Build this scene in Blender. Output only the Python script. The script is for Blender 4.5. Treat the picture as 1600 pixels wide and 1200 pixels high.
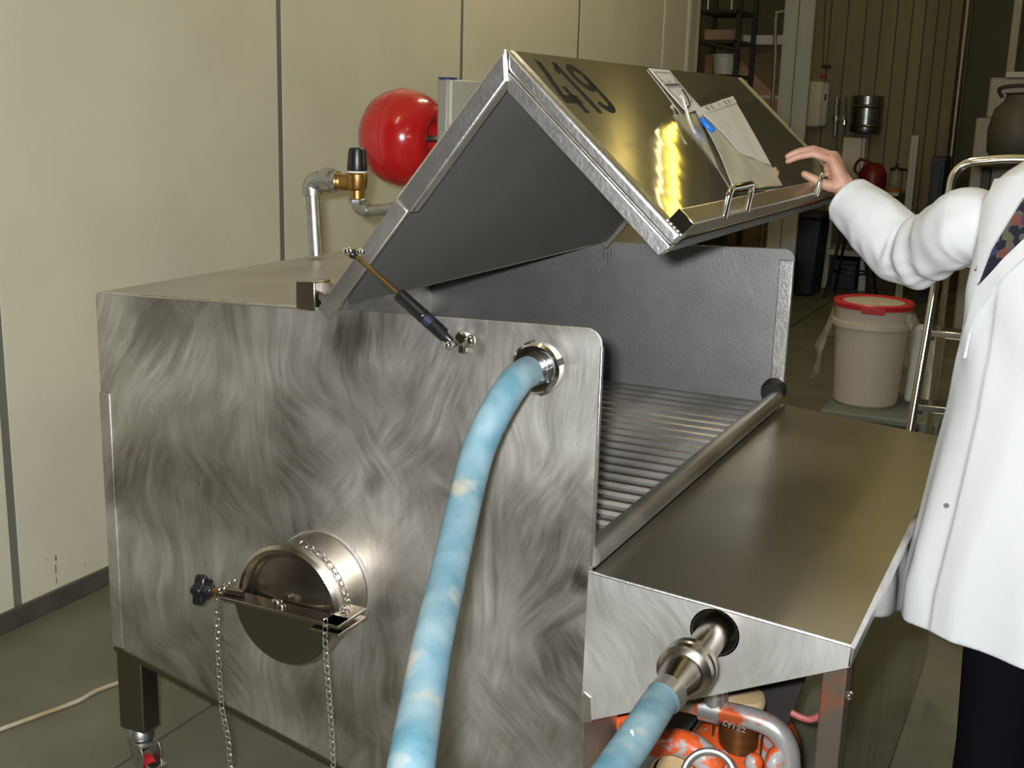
import bpy, bmesh, math, random
from mathutils import Vector, Matrix
from mathutils.bvhtree import BVHTree
from mathutils import noise as mnoise
random.seed(7)
PI = math.pi
for o in list(bpy.data.objects): bpy.data.objects.remove(o)
S = bpy.context.scene
COL = S.collection
V = Vector

# ------------------------------------------------------------------ camera
FPX, YAW, PITCH, ROLL = 1850.0, 0.4495, 0.2320, -0.0283
CAM = V((0, 0, 1.55))
_f = V((-math.sin(YAW)*math.cos(PITCH), math.cos(YAW)*math.cos(PITCH), -math.sin(PITCH)))
_r = V((math.cos(YAW), math.sin(YAW), 0)); _d = _f.cross(_r)
RX = math.cos(ROLL)*_r + math.sin(ROLL)*_d
DY = -math.sin(ROLL)*_r + math.cos(ROLL)*_d
FW = _f
cd = bpy.data.cameras.new('camera'); cam = bpy.data.objects.new('camera', cd); COL.objects.link(cam)
cd.sensor_width = 36; cd.lens = FPX/1600*36; cd.clip_start = .02; cd.clip_end = 100
cam.matrix_world = Matrix(((RX.x, -DY.x, -FW.x, CAM.x), (RX.y, -DY.y, -FW.y, CAM.y), (RX.z, -DY.z, -FW.z, CAM.z), (0, 0, 0, 1)))
S.camera = cam

# ------------------------------------------------------------------ light and exposure
w = bpy.data.worlds.new('world'); S.world = w; w.use_nodes = True
w.node_tree.nodes['Background'].inputs[0].default_value = (.10, .10, .07, 1)
w.node_tree.nodes['Background'].inputs[1].default_value = 1.0
S.view_settings.view_transform = 'Standard'; S.view_settings.look = 'None'
S.view_settings.exposure = 0.0; S.view_settings.gamma = 1.0; S.view_settings.use_curve_mapping = False
fl = bpy.data.lights.new('camera_flash', 'AREA'); fl.shape = 'RECTANGLE'; fl.size = .06; fl.size_y = .035
fl.energy = 84; fl.color = (.95, .98, 1.0)
flo = bpy.data.objects.new('camera_flash', fl); COL.objects.link(flo)
flo.matrix_world = Matrix.Translation(-.05*RX - .045*DY) @ cam.matrix_world

# ------------------------------------------------------------------ helpers
def ray(x, y): return (RX*((x-800)/FPX) + DY*((y-600)/FPX) + FW)
def at(x, y, ax, val):
    d = ray(x, y); return CAM + d*((val-CAM[ax])/d[ax])
def atd(x, y, depth): return CAM + ray(x, y)*depth

class MB:
    def __init__(s): s.v = []; s.f = []
    def add(s, vs, fs):
        n = len(s.v); s.v += [V(p) for p in vs]; s.f += [tuple(i+n for i in f) for f in fs]; return s
    def box(s, c, d, ax=None):
        c = V(c); X, Y, Z = ax if ax else (V((1,0,0)), V((0,1,0)), V((0,0,1)))
        vs = [c + X*(d[0]/2*i) + Y*(d[1]/2*j) + Z*(d[2]/2*k) for i in (-1,1) for j in (-1,1) for k in (-1,1)]
        return s.add(vs, [(0,1,3,2),(4,6,7,5),(0,4,5,1),(2,3,7,6),(0,2,6,4),(1,5,7,3)])
    def bb(s, a, b):
        a = V(a); b = V(b); return s.box((a+b)/2, [abs(b[i]-a[i]) for i in range(3)])
    def prism(s, poly, ext):
        n = len(poly); e = V(ext)
        vs = [V(p) for p in poly] + [V(p)+e for p in poly]
        return s.add(vs, [tuple(range(n))[::-1], tuple(range(n, 2*n))] + [(i, (i+1) % n, (i+1) % n+n, i+n) for i in range(n)])
    def tube(s, pts, r, n=12, caps=True, closed=False, flat=1.0, up=None):
        pts = [V(p) for p in pts]; m = len(pts)
        rs = r if isinstance(r, (list, tuple)) else [r]*m
        vs = []; fs = []; a = None
        for i, p in enumerate(pts):
            if closed: t = pts[(i+1) % m]-pts[i-1]
            else: t = pts[min(i+1, m-1)]-pts[max(i-1, 0)]
            t.normalize()
            if a is None:
                a = V(up) if up else (V((0,0,1)) if abs(t.z) < .9 else V((1,0,0)))
            a = a - t*a.dot(t); a.normalize(); b = t.cross(a)
            for k in range(n):
                q = 2*PI*k/n; vs.append(p + a*(math.cos(q)*rs[i]*flat) + b*(math.sin(q)*rs[i]))
        for i in range(m if closed else m-1):
            j = (i+1) % m
            for k in range(n): fs.append((i*n+k, i*n+(k+1) % n, j*n+(k+1) % n, j*n+k))
        if caps and not closed:
            fs += [tuple(range(n))[::-1], tuple(range((m-1)*n, m*n))]
        return s.add(vs, fs)
    def lathe(s, o, axis, prof, n=32, close=False):
        o = V(o); t = V(axis).normalized(); a = V((0,0,1)) if abs(t.z) < .9 else V((1,0,0))
        a = (a-t*a.dot(t)).normalized(); b = t.cross(a); vs = []; idx = []
        for (r, h) in prof:
            if r < 1e-6: idx.append([len(vs)]*n); vs.append(o+t*h)
            else:
                idx.append(list(range(len(vs), len(vs)+n)))
                vs += [o+t*h+a*(math.cos(2*PI*k/n)*r)+b*(math.sin(2*PI*k/n)*r) for k in range(n)]
        fs = []; m = len(prof)
        for i in range(m if close else m-1):
            A = idx[i]; B = idx[(i+1) % m]
            for k in range(n):
                f = [A[k], A[(k+1) % n], B[(k+1) % n], B[k]]
                g = []
                for q in f:
                    if q not in g: g.append(q)
                if len(g) > 2: fs.append(tuple(g))
        return s.add(vs, fs)
    def torus(s, c, axis, R, r, n=24, m=8):
        return s.lathe(c, axis, [(R+r*math.cos(2*PI*k/m), r*math.sin(2*PI*k/m)) for k in range(m)], n, True)
    def capsule(s, a, b, ra, rb, n=14):
        a = V(a); b = V(b); t = (b-a); L = t.length; t.normalize(); pr = []
        for k in range(0, 5): q = -PI/2+PI/2*k/4; pr.append((ra*math.cos(q), ra*math.sin(q)))
        for k in range(0, 5): q = PI/2*k/4; pr.append((rb*math.cos(q), L+rb*math.sin(q)))
        pr[0] = (0, pr[0][1]); pr[-1] = (0, pr[-1][1])
        return s.lathe(a, t, pr, n)
    def ell(s, c, rad, ax=None, n=20, m=12):
        X, Y, Z = ax if ax else (V((1,0,0)), V((0,1,0)), V((0,0,1))); c = V(c); b = len(s.v)
        t = MB().lathe((0,0,0), (0,0,1), [(max(0, math.cos(-PI/2+PI*k/m)) if 0 < k < m else 0, math.sin(-PI/2+PI*k/m)) for k in range(m+1)], n)
        return s.add([c+X*(p.x*rad[0])+Y*(p.y*rad[1])+Z*(p.z*rad[2]) for p in t.v], t.f)
    def ribbon(s, pts, wdt, nrm, thick):
        """flat stroke along a polyline lying in a plane with normal nrm"""
        nrm = V(nrm).normalized(); pts = [V(p) for p in pts]; m = len(pts); vs = []
        for i, p in enumerate(pts):
            t = (pts[min(i+1, m-1)]-pts[max(i-1, 0)]).normalized(); u = nrm.cross(t)
            vs += [p+u*wdt/2, p-u*wdt/2, p-u*wdt/2+nrm*thick, p+u*wdt/2+nrm*thick]
        fs = []
        for i in range(m-1):
            a = 4*i; b = a+4
            for k in range(4): fs.append((a+k, a+(k+1) % 4, b+(k+1) % 4, b+k))
        fs += [(0, 1, 2, 3)[::-1], tuple(4*(m-1)+k for k in range(4))]
        return s.add(vs, fs)

ORG = {}
def mesh_of(name, mb, org, smooth=35):
    me = bpy.data.meshes.new(name)
    me.from_pydata([tuple(p-org) for p in mb.v], [], mb.f); me.validate()
    bm = bmesh.new(); bm.from_mesh(me); bmesh.ops.recalc_face_normals(bm, faces=bm.faces); bm.to_mesh(me); bm.free()
    if smooth: me.shade_smooth(); me.set_sharp_from_angle(angle=math.radians(smooth))
    return me
def part(name, mb, mat, parent=None, smooth=35, bevel=0, seg=2, org=None, label=None):
    o_ = V(org) if org is not None else (ORG[parent.name] if parent else V((0,0,0)))
    me = mesh_of(name, mb, o_, smooth)
    o = bpy.data.objects.new(name, me); COL.objects.link(o)
    me.materials.append(mat)
    if parent: o.parent = parent; o.location = o_-ORG[parent.name]
    else: o.location = o_
    ORG[o.name] = o_
    if bevel:
        b = o.modifiers.new('bevel', 'BEVEL'); b.width = bevel; b.segments = seg; b.limit_method = 'ANGLE'; b.angle_limit = math.radians(40)
    if label: o['label'] = label
    return o
def tag(o, label, cat, group=None):
    o['label'] = label; o['category'] = cat
    if group: o['group'] = group
    return o
def thing(name, label, cat, loc, group=None):
    o = bpy.data.objects.new(name, None); COL.objects.link(o); o.location = V(loc); ORG[o.name] = V(loc); o.empty_display_size = .05
    return tag(o, label, cat, group)
def struct(name, mb, mat, **k):
    o = part(name, mb, mat, None, org=(0,0,0), **k); o['kind'] = 'structure'; return o
def cat_rom(P, n=6):
    P = [V(p) for p in P]; out = []
    for i in range(len(P)-1):
        p0 = P[max(i-1, 0)]; p1 = P[i]; p2 = P[i+1]; p3 = P[min(i+2, len(P)-1)]
        for k in range(n):
            t = k/n; out.append(.5*((2*p1)+(p2-p0)*t+(2*p0-5*p1+4*p2-p3)*t*t+(3*p1-p0-3*p2+p3)*t**3))
    out.append(P[-1]); return out

# ------------------------------------------------------------------ materials
def node(nt, typ, **k):
    n = nt.nodes.new(typ)
    for a, b in k.items(): setattr(n, a, b)
    return n
def mat(name, col, rough=.5, metal=0., col2=None, nscale=8., stretch=(1,1,1), bump=0., bscale=60., rvar=0., detail=4., mixlo=.35, mixhi=.65, warp=0., trans=0., alpha=1., spec=None, coat=0.):
    m = bpy.data.materials.new(name); m.use_nodes = True; nt = m.node_tree; B = nt.nodes['Principled BSDF']
    B.inputs['Base Color'].default_value = (*col, 1); B.inputs['Roughness'].default_value = rough; B.inputs['Metallic'].default_value = metal
    if trans: B.inputs['Transmission Weight'].default_value = trans
    if alpha < 1: B.inputs['Alpha'].default_value = alpha
    if spec is not None: B.inputs['Specular IOR Level'].default_value = spec
    if coat: B.inputs['Coat Weight'].default_value = coat; B.inputs['Coat Roughness'].default_value = .08
    L = nt.links.new
    tc = node(nt, 'ShaderNodeTexCoord'); geo = node(nt, 'ShaderNodeNewGeometry')
    vec = tc.outputs['Object']
    if warp:
        wn = node(nt, 'ShaderNodeTexNoise'); wn.inputs['Scale'].default_value = 2.2; wn.inputs['Detail'].default_value = 2.; L(vec, wn.inputs['Vector'])
        sub = node(nt, 'ShaderNodeVectorMath', operation='SUBTRACT'); L(wn.outputs['Color'], sub.inputs[0]); sub.inputs[1].default_value = (.5,.5,.5)
        sc = node(nt, 'ShaderNodeVectorMath', operation='SCALE'); L(sub.outputs[0], sc.inputs[0]); sc.inputs['Scale'].default_value = warp
        ad = node(nt, 'ShaderNodeVectorMath', operation='ADD'); L(vec, ad.inputs[0]); L(sc.outputs[0], ad.inputs[1]); vec = ad.outputs[0]
    mp = node(nt, 'ShaderNodeMapping'); mp.inputs['Scale'].default_value = stretch; L(vec, mp.inputs['Vector'])
    n1 = node(nt, 'ShaderNodeTexNoise'); n1.inputs['Scale'].default_value = nscale; n1.inputs['Detail'].default_value = detail; L(mp.outputs[0], n1.inputs['Vector'])
    ramp = node(nt, 'ShaderNodeMapRange'); ramp.inputs['From Min'].default_value = mixlo; ramp.inputs['From Max'].default_value = mixhi; L(n1.outputs['Fac'], ramp.inputs['Value'])
    if col2:
        mx = node(nt, 'ShaderNodeMix', data_type='RGBA'); mx.inputs[6].default_value = (*col, 1); mx.inputs[7].default_value = (*col2, 1)
        L(ramp.outputs[0], mx.inputs[0]); L(mx.outputs[2], B.inputs['Base Color'])
    if rvar:
        r2 = node(nt, 'ShaderNodeMapRange'); r2.inputs['To Min'].default_value = rough-rvar; r2.inputs['To Max'].default_value = rough+rvar
        r2.inputs['From Min'].default_value = mixlo; r2.inputs['From Max'].default_value = mixhi
        L(n1.outputs['Fac'], r2.inputs['Value']); L(r2.outputs[0], B.inputs['Roughness'])
    if bump:
        n2 = node(nt, 'ShaderNodeTexNoise'); n2.inputs['Scale'].default_value = bscale; n2.inputs['Detail'].default_value = 3; L(mp.outputs[0], n2.inputs['Vector'])
        bp = node(nt, 'ShaderNodeBump'); bp.inputs['Strength'].default_value = bump; bp.inputs['Distance'].default_value = .01; L(n2.outputs['Fac'], bp.inputs['Height']); L(bp.outputs[0], B.inputs['Normal'])
    return m

def swirl_steel(name, dark, light, r0, r1, seed=0., dark_spots=()):
    """hand-ground stainless sheet: curved grinding strokes that change direction from patch to patch"""
    m = bpy.data.materials.new(name); m.use_nodes = True; nt = m.node_tree; B = nt.nodes['Principled BSDF']; L = nt.links.new
    B.inputs['Metallic'].default_value = 1.
    tc = node(nt, 'ShaderNodeTexCoord'); vec = tc.outputs['Object']
    off = node(nt, 'ShaderNodeVectorMath', operation='ADD'); L(vec, off.inputs[0]); off.inputs[1].default_value = (seed, seed*.7, seed*1.3); vec = off.outputs[0]
    wn = node(nt, 'ShaderNodeTexNoise'); wn.inputs['Scale'].default_value = 4.5; wn.inputs['Detail'].default_value = 1.; L(vec, wn.inputs['Vector'])
    sub = node(nt, 'ShaderNodeVectorMath', operation='SUBTRACT'); L(wn.outputs['Color'], sub.inputs[0]); sub.inputs[1].default_value = (.5,.5,.5)
    sc = node(nt, 'ShaderNodeVectorMath', operation='SCALE'); L(sub.outputs[0], sc.inputs[0]); sc.inputs['Scale'].default_value = .11
    ad = node(nt, 'ShaderNodeVectorMath', operation='ADD'); L(vec, ad.inputs[0]); L(sc.outputs[0], ad.inputs[1])
    def strokes(ang, scl, det):
        rt = node(nt, 'ShaderNodeVectorRotate', rotation_type='Y_AXIS'); rt.inputs['Angle'].default_value = ang; L(ad.outputs[0], rt.inputs['Vector'])
        mp = node(nt, 'ShaderNodeMapping'); mp.inputs['Scale'].default_value = scl; L(rt.outputs[0], mp.inputs['Vector'])
        n_ = node(nt, 'ShaderNodeTexNoise'); n_.inputs['Scale'].default_value = 1.; n_.inputs['Detail'].default_value = det; n_.inputs['Roughness'].default_value = .62; L(mp.outputs[0], n_.inputs['Vector']); return n_.outputs['Fac']
    def blend(f, a_, b_):
        x_ = node(nt, 'ShaderNodeMix', data_type='FLOAT'); L(f, x_.inputs[0]); L(a_, x_.inputs[2]); L(b_, x_.inputs[3]); return x_.outputs[0]
    def mask(scl, lo, hi, o_):
        v_ = node(nt, 'ShaderNodeVectorMath', operation='ADD'); L(vec, v_.inputs[0]); v_.inputs[1].default_value = (o_, o_*2, -o_)
        n_ = node(nt, 'ShaderNodeTexNoise'); n_.inputs['Scale'].default_value = scl; n_.inputs['Detail'].default_value = 2.; L(v_.outputs[0], n_.inputs['Vector'])
        r_ = node(nt, 'ShaderNodeMapRange'); r_.inputs['From Min'].default_value = lo; r_.inputs['From Max'].default_value = hi; L(n_.outputs['Fac'], r_.inputs['Value']); return r_.outputs[0]
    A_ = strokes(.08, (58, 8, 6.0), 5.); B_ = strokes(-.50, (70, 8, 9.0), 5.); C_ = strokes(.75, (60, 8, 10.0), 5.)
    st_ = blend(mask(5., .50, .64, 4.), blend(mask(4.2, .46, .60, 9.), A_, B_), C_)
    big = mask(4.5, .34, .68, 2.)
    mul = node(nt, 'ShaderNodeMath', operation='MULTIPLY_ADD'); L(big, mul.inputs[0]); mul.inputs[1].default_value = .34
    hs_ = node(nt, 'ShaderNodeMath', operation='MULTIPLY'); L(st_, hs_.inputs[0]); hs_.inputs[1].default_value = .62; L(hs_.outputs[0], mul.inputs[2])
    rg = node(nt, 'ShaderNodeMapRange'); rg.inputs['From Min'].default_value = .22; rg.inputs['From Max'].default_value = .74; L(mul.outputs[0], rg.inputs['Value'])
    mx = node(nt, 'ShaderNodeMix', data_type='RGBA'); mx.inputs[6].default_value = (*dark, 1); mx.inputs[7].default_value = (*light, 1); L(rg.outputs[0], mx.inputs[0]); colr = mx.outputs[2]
    for (p_, rad_, amt_) in dark_spots:                                   # grime by the wedge corner and further dark spots in the sheet colour
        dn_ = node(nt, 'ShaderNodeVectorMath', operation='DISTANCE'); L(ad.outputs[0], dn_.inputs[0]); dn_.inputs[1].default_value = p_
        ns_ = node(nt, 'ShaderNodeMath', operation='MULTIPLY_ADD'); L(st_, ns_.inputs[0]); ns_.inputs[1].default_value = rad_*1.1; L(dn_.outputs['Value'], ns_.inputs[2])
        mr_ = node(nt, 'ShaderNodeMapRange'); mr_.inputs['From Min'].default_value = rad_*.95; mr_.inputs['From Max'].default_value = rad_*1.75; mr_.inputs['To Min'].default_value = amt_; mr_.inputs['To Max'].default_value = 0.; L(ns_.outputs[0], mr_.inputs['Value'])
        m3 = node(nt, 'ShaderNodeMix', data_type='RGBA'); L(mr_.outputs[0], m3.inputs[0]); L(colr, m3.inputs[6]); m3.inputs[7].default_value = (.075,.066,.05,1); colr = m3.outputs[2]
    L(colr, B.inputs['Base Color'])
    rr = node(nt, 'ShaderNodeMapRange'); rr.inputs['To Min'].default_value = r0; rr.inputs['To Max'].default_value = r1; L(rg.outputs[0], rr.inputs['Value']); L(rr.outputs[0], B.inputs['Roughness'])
    bp = node(nt, 'ShaderNodeBump'); bp.inputs['Strength'].default_value = .22; bp.inputs['Distance'].default_value = .003; L(st_, bp.inputs['Height']); L(bp.outputs[0], B.inputs['Normal'])
    return m

M = {}
M['wall'] = mat('cream_panel_paint', (.66,.635,.50), .42, col2=(.62,.595,.465), nscale=3, bump=.05, bscale=90)
M['joint'] = mat('grey_joint_strip', (.36,.35,.31), .36, .6)
M['base'] = mat('dark_skirting', (.06,.055,.045), .5, col2=(.09,.08,.06))
M['floor'] = mat('olive_floor_paint', (.155,.15,.105), .42, col2=(.115,.112,.08), nscale=3.5, detail=8, rvar=.06, bump=.06, bscale=150)
M['floorjoint'] = mat('floor_joint_dark', (.035,.03,.022), .8)
M['ceil'] = mat('ceiling_paint', (.70,.64,.38), .8)
_o = V((-1.28, 2.5, 0))
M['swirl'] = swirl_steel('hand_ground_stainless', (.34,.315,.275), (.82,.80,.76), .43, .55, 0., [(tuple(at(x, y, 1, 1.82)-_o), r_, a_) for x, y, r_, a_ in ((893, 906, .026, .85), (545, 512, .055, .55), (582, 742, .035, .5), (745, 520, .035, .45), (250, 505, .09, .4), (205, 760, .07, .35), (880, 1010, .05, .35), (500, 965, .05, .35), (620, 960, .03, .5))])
M['swirl2'] = swirl_steel('wedge_stainless', (.66,.64,.61), (.97,.96,.94), .48, .56, 3.)
M['steel'] = mat('dull_stainless', (.42,.40,.37), .46, 1., col2=(.50,.48,.45), nscale=6, bump=.05, bscale=70, rvar=.05)
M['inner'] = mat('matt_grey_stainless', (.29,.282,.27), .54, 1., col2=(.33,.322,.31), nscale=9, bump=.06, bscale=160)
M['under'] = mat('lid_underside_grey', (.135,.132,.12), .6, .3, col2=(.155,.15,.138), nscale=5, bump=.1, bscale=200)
M['table'] = mat('tarnished_stainless', (.42,.385,.31), .30, .90, col2=(.36,.33,.265), nscale=3.2, rvar=.04, detail=2., mixlo=.3, mixhi=.7)
M['lidtop'] = mat('polished_lid_stainless', (.62,.58,.44), .04, .88, col2=(.57,.53,.41), nscale=3, rvar=.01, bump=.07, bscale=3.6, warp=.1)
M['bright'] = mat('bright_brushed_edge', (.80,.78,.76), .34, 1., col2=(.68,.66,.64), nscale=30, stretch=(1,1,1), bump=.08, bscale=120)
M['chrome'] = mat('chrome', (.82,.80,.78), .12, 1.)
M['bronze'] = mat('tarnished_fitting_steel', (.46,.41,.35), .24, 1., col2=(.38,.34,.29), nscale=14)
M['skirt'] = mat('mirror_polished_skirt', (.36,.34,.30), .10, 1., col2=(.24,.225,.195), nscale=14, stretch=(1,1,.15), rvar=.03)
M['coverdark'] = mat('dark_cover_plate', (.24,.225,.175), .34, 1.)
M['galv'] = mat('galvanised_steel', (.50,.50,.48), .42, 1., col2=(.38,.38,.36), nscale=40, bump=.05)
M['brass'] = mat('brass', (.42,.24,.075), .36, 1., col2=(.34,.19,.06), nscale=30)
M['black'] = mat('black_plastic', (.008,.008,.010), .34)
M['rubber'] = mat('dark_rubber', (.015,.014,.013), .6)
M['red'] = mat('red_gloss_paint', (.50,.012,.014), .20, col2=(.46,.010,.012), nscale=3, coat=.4)
M['boxgrey'] = mat('light_grey_cabinet', (.50,.50,.44), .5)
M['boxside'] = mat('cabinet_aluminium_edge', (.42,.41,.40), .42, .8)
M['bluetrim'] = mat('blue_trim', (.03,.03,.18), .5)
M['hose'] = mat('blue_rubber_hose', (.075,.185,.245), .65, col2=(.20,.295,.335), nscale=14, detail=6, bump=.06, bscale=60, rvar=.05)
def add_scuff(m, col, scale, lo, hi):
    nt = m.node_tree; B = nt.nodes['Principled BSDF']; src = B.inputs['Base Color'].links[0].from_socket
    tc = node(nt, 'ShaderNodeTexCoord'); n_ = node(nt, 'ShaderNodeTexNoise'); n_.inputs['Scale'].default_value = scale; n_.inputs['Detail'].default_value = 6; nt.links.new(tc.outputs['Object'], n_.inputs['Vector'])
    r_ = node(nt, 'ShaderNodeMapRange'); r_.inputs['From Min'].default_value = lo; r_.inputs['From Max'].default_value = hi; nt.links.new(n_.outputs['Fac'], r_.inputs['Value'])
    x_ = node(nt, 'ShaderNodeMix', data_type='RGBA'); nt.links.new(r_.outputs[0], x_.inputs[0]); nt.links.new(src, x_.inputs[6]); x_.inputs[7].default_value = (*col, 1); nt.links.new(x_.outputs[2], B.inputs['Base Color'])
add_scuff(M['hose'], (.34,.33,.27), 13., .60, .70)
M['dirt'] = mat('hose_scuff', (.42,.40,.33), .8)
M['amber'] = mat('amber_rod', (.20,.13,.05), .3, .8)
M['paper'] = mat('paper_white', (.74,.73,.70), .6)
M['sleeve'] = mat('clear_plastic_sleeve', (.60,.59,.52), .38, col2=(.48,.46,.35), nscale=7, bump=.10, bscale=16, warp=.4)
M['ink'] = mat('black_ink', (.016,.015,.012), .7)
M['number'] = mat('number_paint', (.026,.024,.017), .8, spec=.05)
M['greyink'] = mat('grey_ink', (.20,.20,.20), .7)
M['bluemag'] = mat('blue_magnet', (.005,.16,.62), .35)
M['tie'] = mat('clear_tie', (.62,.61,.58), .25, alpha=.75)
M['orange'] = mat('chipped_orange_paint', (.66,.10,.02), .34, col2=(.40,.38,.36), nscale=22, mixlo=.50, mixhi=.56, coat=.2)
M['orange2'] = mat('silver_pipe_orange_overspray', (.52,.50,.48), .32, .6, col2=(.62,.12,.04), nscale=11, mixlo=.52, mixhi=.60)
M['copper'] = mat('copper_sleeve', (.34,.13,.045), .35, .8, col2=(.26,.095,.03), nscale=6, stretch=(1,1,14))
M['cream'] = mat('cream_plastic', (.55,.44,.28), .5, col2=(.48,.33,.16), nscale=18)
M['silver'] = mat('cast_silver', (.52,.51,.49), .36, .9)
M['legsteel'] = mat('stained_leg_steel', (.17,.145,.115), .45, .8, col2=(.42,.12,.05), nscale=9, mixlo=.56, mixhi=.74)
M['leg'] = mat('dark_leg_steel', (.20,.18,.14), .40, 1.)
M['pinkhose'] = mat('pink_hose', (.42,.10,.09), .5)
M['white'] = mat('white_plastic', (.62,.61,.56), .45)
M['bucket'] = mat('milky_bucket_plastic', (.50,.44,.36), .42, col2=(.46,.40,.33), nscale=2)
M['redlid'] = mat('red_lid_plastic', (.46,.02,.03), .38)
M['pallet'] = mat('grey_dolly_plastic', (.13,.14,.12), .6)
M['film'] = mat('clear_film', (.75,.74,.68), .18, alpha=.26)
M['coat'] = mat('white_cotton', (.70,.71,.72), .85, bump=.10, bscale=240, spec=.2)
M['shirt'] = None
M['trouser'] = mat('black_trousers', (.004,.004,.006), .9, spec=.1)
M['shoe'] = mat('black_leather', (.012,.011,.010), .4)
M['hair'] = mat('brown_hair', (.06,.035,.02), .6)
M['plank'] = mat('ochre_panel', (.235,.20,.10), .6, col2=(.20,.17,.085), nscale=2, stretch=(6,6,.6))
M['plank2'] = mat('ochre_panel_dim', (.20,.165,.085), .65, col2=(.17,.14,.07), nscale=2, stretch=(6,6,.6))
M['pale'] = mat('pale_trim', (.44,.44,.38), .5)
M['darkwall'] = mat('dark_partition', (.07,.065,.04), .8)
M['brownwall'] = mat('brown_hall_wall', (.15,.13,.10), .7)
M['darkred'] = mat('dark_red_enamel', (.17,.010,.014), .4)
M['vessel'] = mat('dull_brown_vessel', (.10,.09,.07), .55, .3)
M['grime'] = mat('grime', (.045,.040,.030), .7, col2=(.07,.06,.05), nscale=30)
M['timber'] = mat('brown_timber', (.21,.145,.075), .7, col2=(.16,.105,.05), nscale=5, stretch=(1,1,6))
M['wood'] = mat('rough_timber', (.34,.20,.09), .7, col2=(.25,.145,.065), nscale=5, stretch=(1,8,8))
M['pinkwood'] = mat('pinkish_board', (.46,.29,.19), .7, col2=(.36,.22,.14), nscale=6)
M['darkmetal'] = mat('dark_painted_metal', (.035,.032,.028), .5, .3)
M['keg'] = mat('keg_steel', (.34,.34,.33), .28, 1., col2=(.26,.26,.25), nscale=12)
M['navy'] = mat('navy_plastic', (.012,.016,.035), .5)
M['machine'] = mat('grey_brown_enamel', (.30,.275,.22), .5)
M['glass'] = mat('pot_glass', (.60,.52,.36), .08, trans=.6)
M['coffee'] = mat('coffee_amber', (.42,.13,.03), .2)
M['alu'] = mat('polished_aluminium', (.84,.82,.78), .16, 1.)
M['cable'] = mat('off_white_cable', (.52,.47,.38), .6, col2=(.40,.30,.18), nscale=7)
M['rust'] = mat('rust_stain', (.24,.11,.04), .8)
M['lampmetal'] = mat('lamp_housing', (.30,.30,.28), .5, .6)
def emis(name, col, st):
    m = bpy.data.materials.new(name); m.use_nodes = True; B = m.node_tree.nodes['Principled BSDF']
    B.inputs['Base Color'].default_value = (*col, 1); B.inputs['Emission Color'].default_value = (*col, 1); B.inputs['Emission Strength'].default_value = st
    return m

def skin_mat():
    m = mat('skin', (.56,.32,.23), .48, col2=(.48,.24,.17), nscale=30, bump=.05, bscale=200); B = m.node_tree.nodes['Principled BSDF']
    B.inputs['Subsurface Weight'].default_value = .12; B.inputs['Subsurface Radius'].default_value = (.01,.004,.002); return m
M['skin'] = skin_mat()
def shirt_mat():
    m = bpy.data.materials.new('dark_patterned_shirt'); m.use_nodes = True; nt = m.node_tree; B = nt.nodes['Principled BSDF']; L = nt.links.new
    tc = node(nt, 'ShaderNodeTexCoord'); vo = node(nt, 'ShaderNodeTexVoronoi'); vo.distance = 'CHEBYCHEV'; vo.inputs['Scale'].default_value = 62
    L(tc.outputs['Object'], vo.inputs['Vector'])
    cr = node(nt, 'ShaderNodeValToRGB'); cr.color_ramp.interpolation = 'CONSTANT'
    sep = node(nt, 'ShaderNodeSeparateColor'); L(vo.outputs['Color'], sep.inputs[0]); L(sep.outputs[0], cr.inputs[0])
    e = cr.color_ramp.elements; e[0].color = (.008,.008,.022,1); e[1].position = .52; e[1].color = (.10,.085,.07,1)
    for p, c in ((.66, (.03,.035,.09,1)), (.76, (.16,.05,.04,1)), (.84, (.012,.012,.03,1)), (.92, (.09,.10,.055,1))):
        q = e.new(p); q.color = c
    L(cr.outputs[0], B.inputs['Base Color']); B.inputs['Roughness'].default_value = .7
    return m
M['shirt'] = shirt_mat()

# ------------------------------------------------------------------ the room
WX = -2.72
FLOORJX = -1.91
fb = MB().bb((-7, -5, -.12), (7, 14, -.012)); floor = struct('floor', fb, M['floorjoint'])
xs = [-7, FLOORJX, FLOORJX+4.45, 7]; ysl = [-5, .6, 14]
for i in range(3):
    for j in range(2):
        part('floor_slab', MB().bb((xs[i]+.006, ysl[j]+.006, -.012), (xs[i+1]-.006, ysl[j+1]-.006, 0)), M['floor'], floor, bevel=.002)
struct('ceiling', MB().bb((-7, -5, 4.2), (7, 14, 4.3)), M['ceil'])
wl = struct('wall_left', MB().bb((WX-.12, -5, 0), (WX-.012, 8.56, 4.2)), M['joint'])
seams = [-4.58, -3.2, -1.82, -.44, .93, 2.31, 3.623, 5.004, 6.374, 7.802, 8.30]
for a, b in zip(seams[:-1], seams[1:]):
    part('wall_panel', MB().bb((WX-.012, a+.014, .0), (WX, b-.014, 4.2)), M['wall'] if b > 1 else M['brownwall'], wl, bevel=.003)
for s_ in seams[1:-2]:
    part('joint_cover', MB().bb((WX-.012, s_-.0135, .0), (WX-.002, s_+.0135, 4.2)), M['joint'] if s_ > 2 else M['joint'], wl)
struct('trim_1', MB().bb((WX-.012, 8.314, 0), (WX+.006, 8.56, 4.2)), M['wall'])
struct('trim_2', MB().bb((WX-.01, 8.33, 0), (WX+.012, 8.47, 4.2)), M['pale'])
struct('baseboard_left', MB().bb((WX, -5, 0), (WX+.012, 8.3, .062)), M['base'], bevel=.003)
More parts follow.
